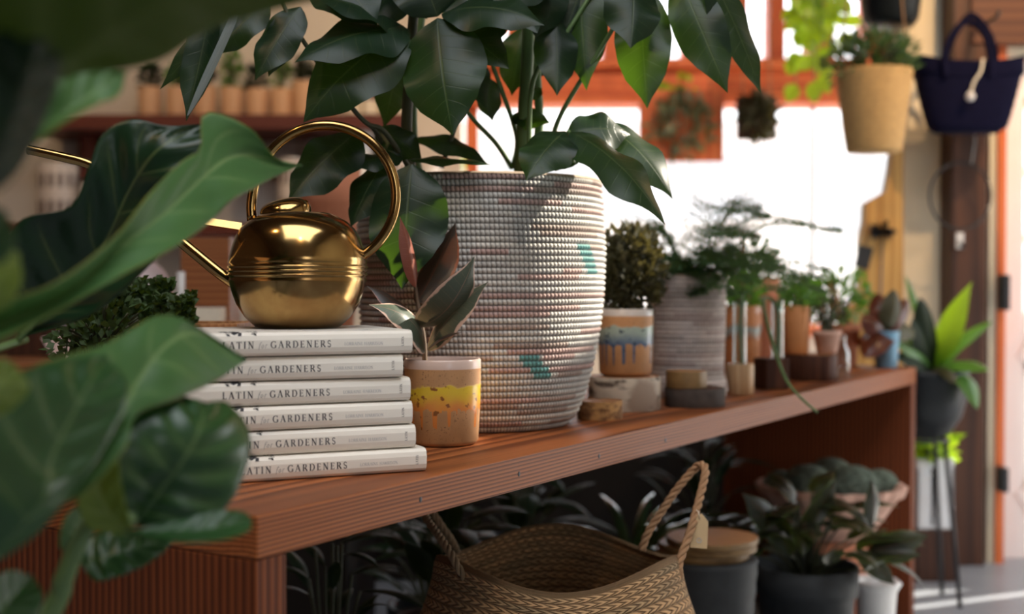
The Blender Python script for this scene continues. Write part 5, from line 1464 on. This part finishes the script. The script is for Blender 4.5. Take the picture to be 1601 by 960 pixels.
# ------------------------------------------------------------------ hanging things at the upper right
c = P(1366, 238, 3.30); zt = Z(112, 3.30)
hb = thing('hanging_basket', 'tall tapering straw basket hanging on the cream wall with a fine-leaved plant', 'hanging planter', c)
b = MB(); pr_ = [(0, 0)]; H_ = zt - c.z
for i in range(61):
    v = i / 60; pr_.append((0.068 + 0.030 * v ** 0.8 + 0.0022 * abs(math.sin(v * math.pi * 15)), v * H_))
pr_ += [(0.096, H_ + 0.002), (0.09, H_), (0.085, H_ * 0.9), (0, H_ * 0.88)]
b.lathe(c, pr_, 44); b.build('woven_wall', M['straw'], hb)
small_foliage(hb, (c.x - 0.01, c.y, zt + 0.03), (0.118, 0.10, 0.075), 650, 0.03, 0.012, 'fern', 95, 20, z0=zt - 0.02)
for s_ in (-1, 1): MB().tube([(c.x + 0.092 * s_, c.y, zt - 0.01), (c.x + 0.03 * s_, c.y, zt + 0.6), (c.x, c.y, CEIL - 0.002)], 0.003, 6).build('cord', M['rope'], hb)
c = P(1392, 42, 3.45); 
hp_ = thing('hanging_pot', 'black hanging pot with dark leaves at the top, above the straw basket', 'hanging planter', c)
MB().lathe(c, [(0, 0), (0.06, 0), (0.075, 0.02), (0.09, 0.14), (0.095, 0.15), (0.085, 0.15), (0.08, 0.12), (0, 0.115)], 36).build('pot', M['black_pot'], hp_)
small_foliage(hp_, (c.x, c.y, c.z + 0.17), (0.12, 0.1, 0.07), 130, 0.06, 0.03, 'dark_leaf', 97, 10)
MB().tube([(c.x, c.y, c.z + 0.115), (c.x, c.y, CEIL - 0.002)], 0.003, 6).build('cord', M['black_metal'], hp_)
c = P(1285, -30, 3.8)
po = thing('hanging_pothos', 'lime-green trailing pothos hanging at the top, left of the straw basket', 'hanging planter', c)
MB().lathe(c, [(0, 0), (0.06, 0), (0.07, 0.01), (0.085, 0.12), (0.08, 0.125), (0.075, 0.10), (0, 0.095)], 32).build('pot', M['terracotta'], po)
MB().tube([(c.x, c.y, c.z + 0.095), (c.x, c.y, CEIL - 0.002)], 0.003, 6).build('cord', M['rope'], po)
r = random.Random(101)
for k in range(13):
    a = r.uniform(0, 6.28); x1 = r.uniform(1222, 1335)
    e = P(x1, r.uniform(20, 135) if x1 < 1300 else r.uniform(0, 70), 3.8 + r.uniform(-0.10, 0.1))
    p0 = c + Vector((0.07 * math.cos(a), 0.07 * math.sin(a), 0.11)); p1 = Vector(((p0.x * 0.3 + e.x * 0.7), (p0.y * 0.3 + e.y * 0.7), p0.z - 0.01))
    q = bez([p0, p1, e], 6); b = MB(); b.tube(q, 0.002, 4); b.build('vine', M['stem_green'], po)
    for j in range(3, len(q)):
        d_ = Vector((r.uniform(-1, 1), r.uniform(-0.6, 0.4), r.uniform(-1, -0.2))).normalized() * r.uniform(0.05, 0.075)
        b = MB(); leaf(b, q[j], q[j] + d_, 0.052, (r.uniform(-0.3, 0.3), -1, 0.3), 0.08, 0.25, 0.05, 'ovate', 8, 4, k); b.build('leaf', M['lime_leaf'], po)

# navy straw bag on the dark post
DB = 3.36
c = P(1512, 208, DB)
bag = thing('tote_bag', 'navy straw tote bag hanging on the dark post by its handles', 'bag', c)
zb, zt = c.z, Z(94, DB)
b = MB(); vs, fs = [], []; n, m = 56, 22
for i in range(m + 1):
    v = i / m
    hw_ = (0.100 + 0.056 * v ** 0.8) * 0.97; hd_ = 0.045 + 0.018 * v
    if v < 0.08: hw_ *= 0.85 + 0.15 * math.sqrt(v / 0.08); hd_ *= 0.75 + 0.25 * math.sqrt(v / 0.08)
    for j in range(n):
        a = 2 * math.pi * j / n
        e = 0.62
        ca, sa = math.cos(a), math.sin(a)
        x = hw_ * math.copysign(abs(ca) ** e, ca); y = hd_ * math.copysign(abs(sa) ** e, sa)
        z = zb + (zt - zb) * v - (0.012 * (1 - (x / hw_) ** 2) * v) + 0.012 * v * abs(x / hw_) ** 3
        k_ = 1 + 0.006 * math.sin(v * math.pi * 2 * 14)
        vs.append((c.x + x * k_, c.y + y * k_, z))
for i in range(m):
    for j in range(n):
        j2 = (j + 1) % n; fs.append((i * n + j, i * n + j2, (i + 1) * n + j2, (i + 1) * n + j))
fs.append(tuple(range(n))[::-1])
b.add(vs, fs)
b.add([(c.x + (x - c.x) * 0.97, c.y + (y - c.y) * 0.93, z - 0.001) for x, y, z in vs[-n:]] + vs[-n:], [(j, (j + 1) % n, n + (j + 1) % n, n + j) for j in range(n)] )
b.add([(c.x + (x - c.x) * 0.97, c.y + (y - c.y) * 0.93, zb + (z - zb) * 0.75) for x, y, z in vs[-n:]] + [(c.x + (x - c.x) * 0.97, c.y + (y - c.y) * 0.93, z - 0.001) for x, y, z in vs[-n:]], [(j, n + j, n + (j + 1) % n, (j + 1) % n) for j in range(n)] + [tuple(range(n))])
b.build('body', M['navy'], bag)
for dy, x0, x1, top in ((-0.062, 1478, 1548, 34), (0.055, 1482, 1556, 24)):
    pts = [P(x0, 120, DB + dy), P(x0 - 2, 88, DB + dy), P(x0 + 12, 52, DB + dy * 0.6), P((x0 + x1) / 2, top, DB + dy * 0.3), P(x1 - 10, 52, DB + dy * 0.6), P(x1, 88, DB + dy), P(x1, 120, DB + dy)]
    b = MB(); b.tube(bez(pts, 8), 0.0085, 10); b.build('handle', M['navy'], bag)
b = MB(); b.tube(bez([P(1537, 92, DB - 0.075), P(1533, 112, DB - 0.08), P(1523, 128, DB - 0.08), P(1518, 145, DB - 0.08)], 5), 0.0035, 6); b.build('charm_cord', M['pages'], bag)
q = P(1517, 150, DB - 0.082); b = MB(); b.lathe((q.x, q.y, q.z - 0.014), [(0, 0), (0.008, 0.002), (0.013, 0.012), (0.009, 0.022), (0.003, 0.027), (0, 0.028)], 16); b.build('charm', M['white_ceramic'], bag)
MB().tube([(X(1515, 3.54), 3.50, Z(26, DB)), (X(1515, 3.54), 3.40, Z(28, DB)), (X(1515, 3.54), 3.345, Z(27, DB)), (X(1515, 3.54), 3.335, Z(20, DB))], 0.005, 8).build('hook', M['black_metal'], bag)
# thin hoop
q = P(1501, 306, 3.44)
hp2 = thing('metal_hoop', 'thin dark metal hoop hanging on the post below the navy bag', 'hoop', q)
b = MB(); pts = [(q.x + 0.084 * math.cos(a), q.y, q.z + 0.092 * math.sin(a)) for a in np.linspace(0, 2 * math.pi, 49)]
b.tube(pts, 0.0034, 8, False); b.build('ring', M['black_metal'], hp2)
MB().tube([(q.x + 0.03, q.y - 0.002, q.z + 0.087), (q.x + 0.055, q.y + 0.04, q.z + 0.17), (q.x + 0.055, 3.51, q.z + 0.2)], 0.003, 6).build('hanger', M['grey_metal'], hp2)
# key hook plate lower on the post
q = P(1502, 376, 3.5)
kp = thing('wall_hook', 'small pale hook plate on the dark post below the hoop', 'hook', q)
MB().box((q.x, 3.508, q.z), (0.022, 0.006, 0.045), 0.002).build('plate', M['white_ceramic'], kp)
MB().tube(bez([(q.x, 3.505, q.z - 0.005), (q.x, 3.485, q.z - 0.02), (q.x, 3.478, q.z - 0.005)], 5), 0.003, 6).build('hook', M['black_metal'], kp)

# live-edge timber slab leaning against the cream wall
b = MB(); DS = 3.5
edge_ = [(1413, 560), (1320, 560), (1322, 480), (1340, 470), (1345, 440), (1346, 375), (1352, 345), (1353, 318), (1385, 300), (1392, 262), (1396, 228), (1384, 190), (1372, 160), (1360, 120), (1413, 120)]
fr = [P(x, y, DS) for x, y in edge_]; bk = [p + Vector((0, 0.045, 0)) for p in fr]; n_ = len(fr)
sl = thing('timber_slab', 'golden live-edge timber slab with a ragged left edge leaning beside the window', 'timber slab', (fr[0].x, DS, 0))
lo = [P(1413, 560, DS), P(1320, 560, DS)]
fr[0] = Vector((fr[0].x, DS, 0)); fr[1] = Vector((fr[1].x, DS, 0)); bk = [p + Vector((0, 0.045, 0)) for p in fr]
b.add(fr + bk, [tuple(range(n_)), tuple(range(n_, 2 * n_))[::-1]] + [(i, n_ + i, n_ + (i + 1) % n_, (i + 1) % n_) for i in range(n_)], None, False)
b.build('slab', M['ply'], sl)
q = P(1380, 365, DS - 0.03)
dfw = thing('dried_flower', 'black dried flower head on a thin stem in front of the golden slab', 'dried flower', (q.x, q.y, 0))
r = random.Random(4); b = MB()
for k in range(60):
    v = rv(r); v.z = v.z * 0.5 - 0.1; tiny_leaf(b, q + Vector((0, 0, 0.01)), v, rv(r), 0.042, 0.012)
b.build('flower_head', M['black_metal'], dfw)
MB().tube([q, P(1376, 480, DS - 0.03), (P(1372, 560, DS - 0.03).x, DS - 0.03, 0.001)], 0.0028, 6).build('stem', M['grey_metal'], dfw)
q = P(1351, 402, DS - 0.02)
sg = thing('hanging_sign', 'small black tilted plaque hanging at the left edge of the golden slab', 'plaque', q)
b = MB(); pts = [(1344, 383), (1366, 388), (1357, 422), (1336, 416)]
fr = [P(x, y, DS - 0.02) for x, y in pts]; bk = [p + Vector((0, 0.008, 0)) for p in fr]
b.add(fr + bk, [(0, 1, 2, 3), (7, 6, 5, 4)] + [(i, 4 + i, 4 + (i + 1) % 4, (i + 1) % 4) for i in range(4)], None, False); b.build('plate', M['black_metal'], sg)
MB().tube([P(1354, 386, DS - 0.018), P(1356, 352, DS - 0.012), P(1356, 348, DS)], 0.0015, 5).build('string', M['grey_metal'], sg)

# ------------------------------------------------------------------ plants mounted on cedar boards in the window
def mounted(name, label, px0, px1, py0, py1, d, seed, matb='cedar_v', cat='mounted fern', fern_m='moss'):
    c = P((px0 + px1) / 2, py1, d)
    o = thing(name, label, cat, c)
    w_ = (px1 - px0) / F * d; h_ = (py1 - py0) / F * d
    b = MB(); b.box((c.x, d + 0.02, c.z + h_ / 2), (w_, 0.03, h_), 0.004); b.build('board', M[matb], o)
    b = MB(); bush_mesh(b, (c.x, d - 0.02, c.z + h_ * 0.48), (w_ * 0.36, 0.05, h_ * 0.42), 260, 0.05, 0.02, random.Random(seed)); b.build('fern', M[fern_m], o)
    for s_ in (-1, 1): MB().tube([(c.x + s_ * w_ * 0.35, d + 0.02, c.z + h_ - 0.005), (c.x + s_ * w_ * 0.1, d + 0.02, CEIL - 0.002)], 0.003, 5).build('cord', M['rope'], o)
    return o
M['moss_leaf'] = leafmat('grey_staghorn_leaf', (0.12, 0.145, 0.085), (0.1, 0.12, 0.06), 0.6, 4, 0.15, var=0.4)
mounted('mounted_staghorn', 'grey-green staghorn fern on a wide cedar board hung before the window', 1000, 1132, 140, 252, 4.55, 1, 'cedar_v', 'mounted fern', 'moss_leaf')
mounted('mounted_staghorn', 'small mossy plant on a narrow dark board hung right of the wide one', 1153, 1215, 150, 218, 4.5, 2, 'dark_wood', 'mounted fern', 'bronze_leaf')
c = P(1065, 175, 4.7)
pt = thing('trailing_plant', 'bright lime leaves along the cedar rail above the wide mounted fern', 'plant', (c.x, 4.66, Z(160, 4.7)))
b = MB(); r = random.Random(12)
for k in range(22):
    p = P(r.uniform(1030, 1105), r.uniform(120, 150), 4.66); leaf(b, p, p + Vector((r.uniform(-.05, .05), -0.02, r.uniform(-0.06, 0.01))), 0.04, (0, -1, 0.3), 0.05, 0.2, 0, 'ovate', 6, 4, k)
b.build('foliage', M['lime_leaf'], pt)
MB().box((c.x, 4.72, Z(152, 4.7)), (0.2, 0.06, 0.035), 0.004).build('trough', M['cedar'], pt)

low = thing('dark_block', 'added dark block that keeps the view under the bench dark', 'added_dark_box', (0.2, 3.5, 0))  # added behind the bench, fills the gap beneath it with shade
MB().box((0.08, 3.5, 0.235), (1.0, 0.36, 0.46), 0.004).build('dark_block_body', M['shade_black'], low)
MB().box((0.08, 3.5, 0.475), (1.04, 0.40, 0.02), 0.003).build('dark_block_top', M['shade_black'], low)
# ------------------------------------------------------------------ left background: shelf of slatted wooden pots
DSH = 4.56
zs1 = Z(188, DSH)
x0, x1 = X(60, DSH), X(640, DSH)
sh = thing('wall_shelf', 'dark red wall shelf carrying the row of pale wooden pots', 'shelf', ((x0 + x1) / 2, DSH, zs1))
MB().box(((x0 + x1) / 2, DSH + 0.04, zs1 - 0.025), (x1 - x0, 0.40, 0.05), 0.003).build('board', M['shelf_wood'], sh)
for px_ in (130, 380, 600): MB().box((X(px_, DSH), DSH + 0.12, zs1 - 0.13), (0.03, 0.22, 0.16), 0.004).build('bracket', M['shelf_wood'], sh)
M['tan_pot'] = plain('tan_clay', (0.66, 0.39, 0.22), 0.7, 0.1, 10, 0.05)
ppos = [(236, 137), (279, 137), (322, 135), (364, 138), (403, 140), (441, 140), (476, 128), (512, 126)]
words_ = ['leftmost', 'second from the left', 'third from the left', 'fourth from the left', 'fifth from the left', 'sixth from the left', 'seventh from the left, slightly taller', 'rightmost, slightly taller']
for i, (px_, pt_) in enumerate(ppos):
    c = Vector((X(px_, DSH), DSH, zs1 + 0.0005)); h_ = Z(pt_, DSH) - zs1; r_ = 0.043
    o = thing('tan_pot', f'tan pot on the upper wall shelf, {words_[i]}', 'potted plant', c, 'tan pots on the wall shelf')
    MB().lathe(c, [(0, 0), (r_ * 0.86, 0), (r_ * 0.88, 0.003), (r_, h_ - 0.004), (r_ * 0.98, h_), (r_ * 0.88, h_), (r_ * 0.85, h_ * 0.9), (0, h_ * 0.89)], 32).build('pot', M['tan_pot'], o)
    hh = (0.05, 0.05, 0.07, 0.085, 0.05, 0.09, 0.05, 0.03)[i]
    small_foliage(o, (c.x, c.y, c.z + h_ + hh * 0.7), (0.028, 0.04, hh), 130, 0.035, 0.014, 'green_leaf' if i % 2 else 'dark_leaf', 200 + i, 8)
bot = []
for i, px_ in enumerate((552, 578, 604, 626)):
    c = Vector((X(px_, DSH), DSH, zs1 + 0.0005))
    o = thing('bottle', 'dark red bottle at the right end of the wall shelf, ' + ('next to the pots', 'second from the pots', 'third from the pots', 'last at the shelf end')[i], 'bottle', c, 'bottles on the wall shelf')
    MB().lathe(c, [(0, 0), (0.026, 0), (0.028, 0.004), (0.028, 0.085), (0.010, 0.11), (0.010, 0.14), (0, 0.14)], 24).build('glass', plain('dark_red_glass', (0.10, 0.015, 0.012), 0.15, 0.1, 10, 0) if i == 0 else bpy.data.materials['dark_red_glass'], o)
    MB().lathe(c, [(0.0285, 0.02), (0.0285, 0.07)], 24).build('label', M['pages'], o)
# lower shelf with white tins
zs2 = Z(352, DSH)
x0, x1 = X(20, DSH), X(700, DSH)
sh2 = thing('wall_shelf', 'lower dark red wall shelf with white pierced lanterns and jars', 'shelf', ((x0 + x1) / 2, DSH, zs2))
MB().box(((x0 + x1) / 2, DSH + 0.04, zs2 - 0.02), (x1 - x0, 0.38, 0.04), 0.003).build('board', M['shelf_wood'], sh2)
for px_ in (130, 380, 600): MB().box((X(px_, DSH), DSH + 0.12, zs2 - 0.11), (0.03, 0.22, 0.14), 0.004).build('bracket', M['shelf_wood'], sh2)
t = NT('pierced_white'); sp = t.n('ShaderNodeSeparateXYZ'); t.l(t.coord('UV'), sp.inputs[0])
fx = t.math('ABSOLUTE', t.math('SUBTRACT', t.math('FRACT', t.math('MULTIPLY', sp.outputs[0], 14)), 0.5)); fy = t.math('ABSOLUTE', t.math('SUBTRACT', t.math('FRACT', t.math('MULTIPLY', sp.outputs[1], 6)), 0.5))
t.set(t.mix(t.ss(t.math('MAXIMUM', fx, fy), 0.22, 0.30), (0.10, 0.07, 0.06), (0.62, 0.55, 0.50)), 0.6); M['pierced'] = t.m
for i, (px_, w_, pt_, m_) in enumerate(((92, 62, 258, 'pierced'), (150, 44, 290, 'white_ceramic'), (455, 40, 250, 'pierced'), (498, 34, 222, 'white_ceramic'), (560, 46, 200, 'white_ceramic'), (618, 40, 240, 'pierced'), (672, 34, 262, 'white_ceramic'))):
    c = Vector((X(px_, DSH), DSH, zs2 + 0.0005)); h_ = Z(pt_, DSH) - zs2; r_ = w_ / 2 / F * DSH
    o = thing('lantern' if m_ == 'pierced' else 'jar', ('white pierced lantern at the left end of the lower shelf', 'plain white jar beside the leftmost pierced lantern', 'white pierced lantern seen through the hoop handle of the can', 'tall white jar inside the hoop handle, beside a pierced lantern', 'broad white jar just right of the hoop handle', 'white pierced lantern behind the plant stems', 'narrow white jar at the right end of the lower shelf')[i], 'lantern' if m_ == 'pierced' else 'jar', c)
    MB().lathe(c, [(r_ * 0.92, 0), (r_, 0.01), (r_, h_ - 0.01), (r_ * 0.95, h_)], 32).build('wall', M[m_], o)
    MB().lathe((c.x, c.y, c.z + h_), [(r_ * 0.96, -0.004), (r_ * 0.96, 0.004), (0, 0.008)], 32).build('lid', M['white_ceramic'], o)

# display table behind the bench at the left, with an added dark base that blackens the view under the bench
TZ = Z(566, 2.42); tx0, tx1 = -1.75, -0.30
tb = thing('display_table', 'orange-brown display table behind the bench at the left', 'table', ((tx0 + tx1) / 2, 2.75, 0))
MB().box(((tx0 + tx1) / 2, 2.72, TZ - 0.022), (tx1 - tx0, 0.60, 0.044), 0.003).build('table_top', M['table_wood'], tb)
MB().box(((tx0 + tx1) / 2, 2.74, (TZ - 0.044) / 2 - 0.0005), (tx1 - tx0 - 0.06, 0.52, TZ - 0.045), 0.002).build('added_dark_box', M['shade_black'], tb)
def on_table(px_, d_): return Vector((X(px_, d_), d_, TZ + 0.0004))
def wood_box(name, label, c, w_, d_, h_, mat, th=0.010, cat='crate'):
    o = thing(name, label, cat, c); b = MB()
    for s_ in (-1, 1):
        b.box((c[0], c[1] + s_ * (d_ / 2 - th / 2), c[2] + h_ / 2), (w_, th, h_), 0.0012)
        b.box((c[0] + s_ * (w_ / 2 - th / 2), c[1], c[2] + h_ / 2), (th, d_ - 2 * th, h_), 0.0012)
    b.box((c[0], c[1], c[2] + th / 2), (w_ - 2 * th, d_ - 2 * th, th)); b.build('box', M[mat], o); return o
c = on_table(330, 2.60); wood_box('wooden_crate', 'reddish brown wooden crate standing on the display table behind the spout', c, 0.10, 0.10, Z(372, 2.58) - TZ, 'table_wood')
c = on_table(228, 2.62); o = thing('vase', 'round pale pink vase on the display table above the herb', 'vase', c)
h_ = Z(405, 2.62) - TZ; b = MB(); b.lathe(c, [(p.x, p.z) for p in bez([(0.001, 0, 0), (0.035, 0, 0.001), (0.062, 0, h_ * 0.3), (0.066, 0, h_ * 0.55), (0.04, 0, h_ * 0.86), (0.022, 0, h_ * 0.95), (0.026, 0, h_)], 6)], 40); b.build('vase_body', plain('pale_pink_glaze', (0.58, 0.46, 0.45), 0.4, 0.06, 10, 0.02), o)
c = on_table(283, 2.50); o = thing('glass_bottle', 'slim pale bottle on the display table left of the brown crate', 'bottle', c)
h_ = Z(425, 2.50) - TZ; MB().lathe(c, [(0, 0), (0.017, 0), (0.018, 0.004), (0.018, h_ * 0.6), (0.008, h_ * 0.75), (0.008, h_), (0, h_)], 24).build('bottle', M['white_ceramic'], o)
c = on_table(318, 2.47); o = thing('gift_box', 'pale cream box on the display table behind the herb', 'box', c)
MB().box((c.x, c.y, c.z + (Z(481, 2.45) - TZ) / 2), (0.075, 0.05, Z(481, 2.45) - TZ), 0.002).build('carton', M['pages'], o)
MB().box((c.x, c.y, c.z + Z(481, 2.45) - TZ - 0.012), (0.0765, 0.0515, 0.024), 0.001).build('lid', M['pages'], o)
c = on_table(95, 2.50); o = thing('greeting_card', 'pale pink folded card lying at a slant on the display table, far left', 'card', c)
b = MB(); A = [P(64, 528, 2.55), P(100, 519, 2.58), P(126, 566, 2.46), P(86, 566, 2.44)]
b.add(A + [p + Vector((0, 0.003, -0.001)) for p in A], [(0, 1, 2, 3), (7, 6, 5, 4)] + [(i, 4 + i, 4 + (i + 1) % 4, (i + 1) % 4) for i in range(4)], None, False); b.build('card', plain('pink_card', (0.66, 0.48, 0.42), 0.7, 0.04, 10, 0), o)
c = on_table(515, 2.62); o = simple_pot('terracotta_pot', 'large plain orange clay pot on the display table behind the can, right of its lid', c, 0.065, Z(258, 2.62) - TZ, 'terracotta', None, True, 0.75, 'pot')
c = on_table(30, 2.7); wood_box('wooden_crate', 'dark wooden crate at the far left of the display table, in shadow', c, 0.22, 0.16, 0.075, 'dark_wood')
c = on_table(420, 2.85); broad_plant('potted_foliage', 'dark leafy plant on the display table behind the brass can', c, 0.05, 0.10, 'terracotta', 22, 'dark_leaf', 120, 0.10, (0.3, 1.3), 0.10, 0.12, 0.4)

# wooden tray behind the books with the herb growing in it
ctr = Vector((X(300, 1.60), 1.60, BT + 0.0004))
hcr = BOOKTOP - BT - 0.002
pb = thing('wooden_planter', 'tan wooden planter box just behind the book stack, its top edge level with it', 'planter', ctr)
b = MB(); w_, d_, th = 0.142, 0.12, 0.009
for s_ in (-1, 1):
    b.box((ctr.x, ctr.y + s_ * (d_ / 2 - th / 2), BT + 0.0006 + hcr / 2), (w_, th, hcr), 0.0012)
    b.box((ctr.x + s_ * (w_ / 2 - th / 2), ctr.y, BT + 0.0006 + hcr / 2), (th, d_ - 2 * th, hcr), 0.0012)
b.box((ctr.x, ctr.y, BT + 0.006), (w_ - 2 * th, d_ - 2 * th, 0.01)); b.build('box', M['cut_wood'], pb)
MB().box((ctr.x, ctr.y, BT + hcr - 0.02), (w_ - 0.02, d_ - 0.02, 0.02)).build('soil', M['soil'], pb)
cth = Vector((X(148, 1.51), 1.51, BT))
hth = thing('potted_herb', 'bushy small-leaved herb in a terracotta pot at the left end of the bench', 'potted plant', cth)
pot_part(hth, cth, 0.044, 0.085, M['terracotta'], 0.8, 0.85)
small_foliage(hth, (cth.x + 0.006, cth.y, BT + 0.135), (0.062, 0.055, 0.062), 620, 0.013, 0.010, 'thyme', 130, 60, shell=0.25, z0=BT + 0.075)
r = random.Random(55)
for k in range(64):
    px_ = r.uniform(120, 300); top = r.uniform(438, 485) if px_ < 265 else r.uniform(458, 492)
    e = P(px_, top, 1.55 + r.uniform(-0.04, 0.04)); p0 = Vector((max(ctr.x - 0.055, min(ctr.x + 0.055, e.x)) if px_ > 215 else cth.x + (e.x - cth.x) * 0.5, e.y if px_ > 215 else cth.y, BT + 0.10 if px_ <= 215 else BT + hcr - 0.012))
    q = bez([p0, p0.lerp(e, 0.6) + Vector((0, 0, 0.006)), e], 6); b = MB(); b.tube(q, 0.0009, 4)
    for j in range(2, len(q)):
        for s_ in (1, -1):
            for rep in range(2):
                d2 = Vector((s_ * r.uniform(0.4, 1), r.uniform(-1, 1), r.uniform(0, 0.8))); tiny_leaf(b, q[j], d2, rv(r), r.uniform(0.009, 0.014), 0.009)
    b.build('sprig', M['thyme'], hth if px_ <= 215 else pb)
b = MB(); q = bez([P(100, 566, 1.52), P(104, 545, 1.50), P(106, 522, 1.50)], 6); b.tube(q, 0.0011, 5)
for p in q[3::4]:
    for s_ in (1, -1): tiny_leaf(b, p, Vector((s_, -0.2, 0.4)), Vector((0, -1, 0.2)), 0.012, 0.008)
b.v = b.v; b.build('sprig', M['thyme'], hth)
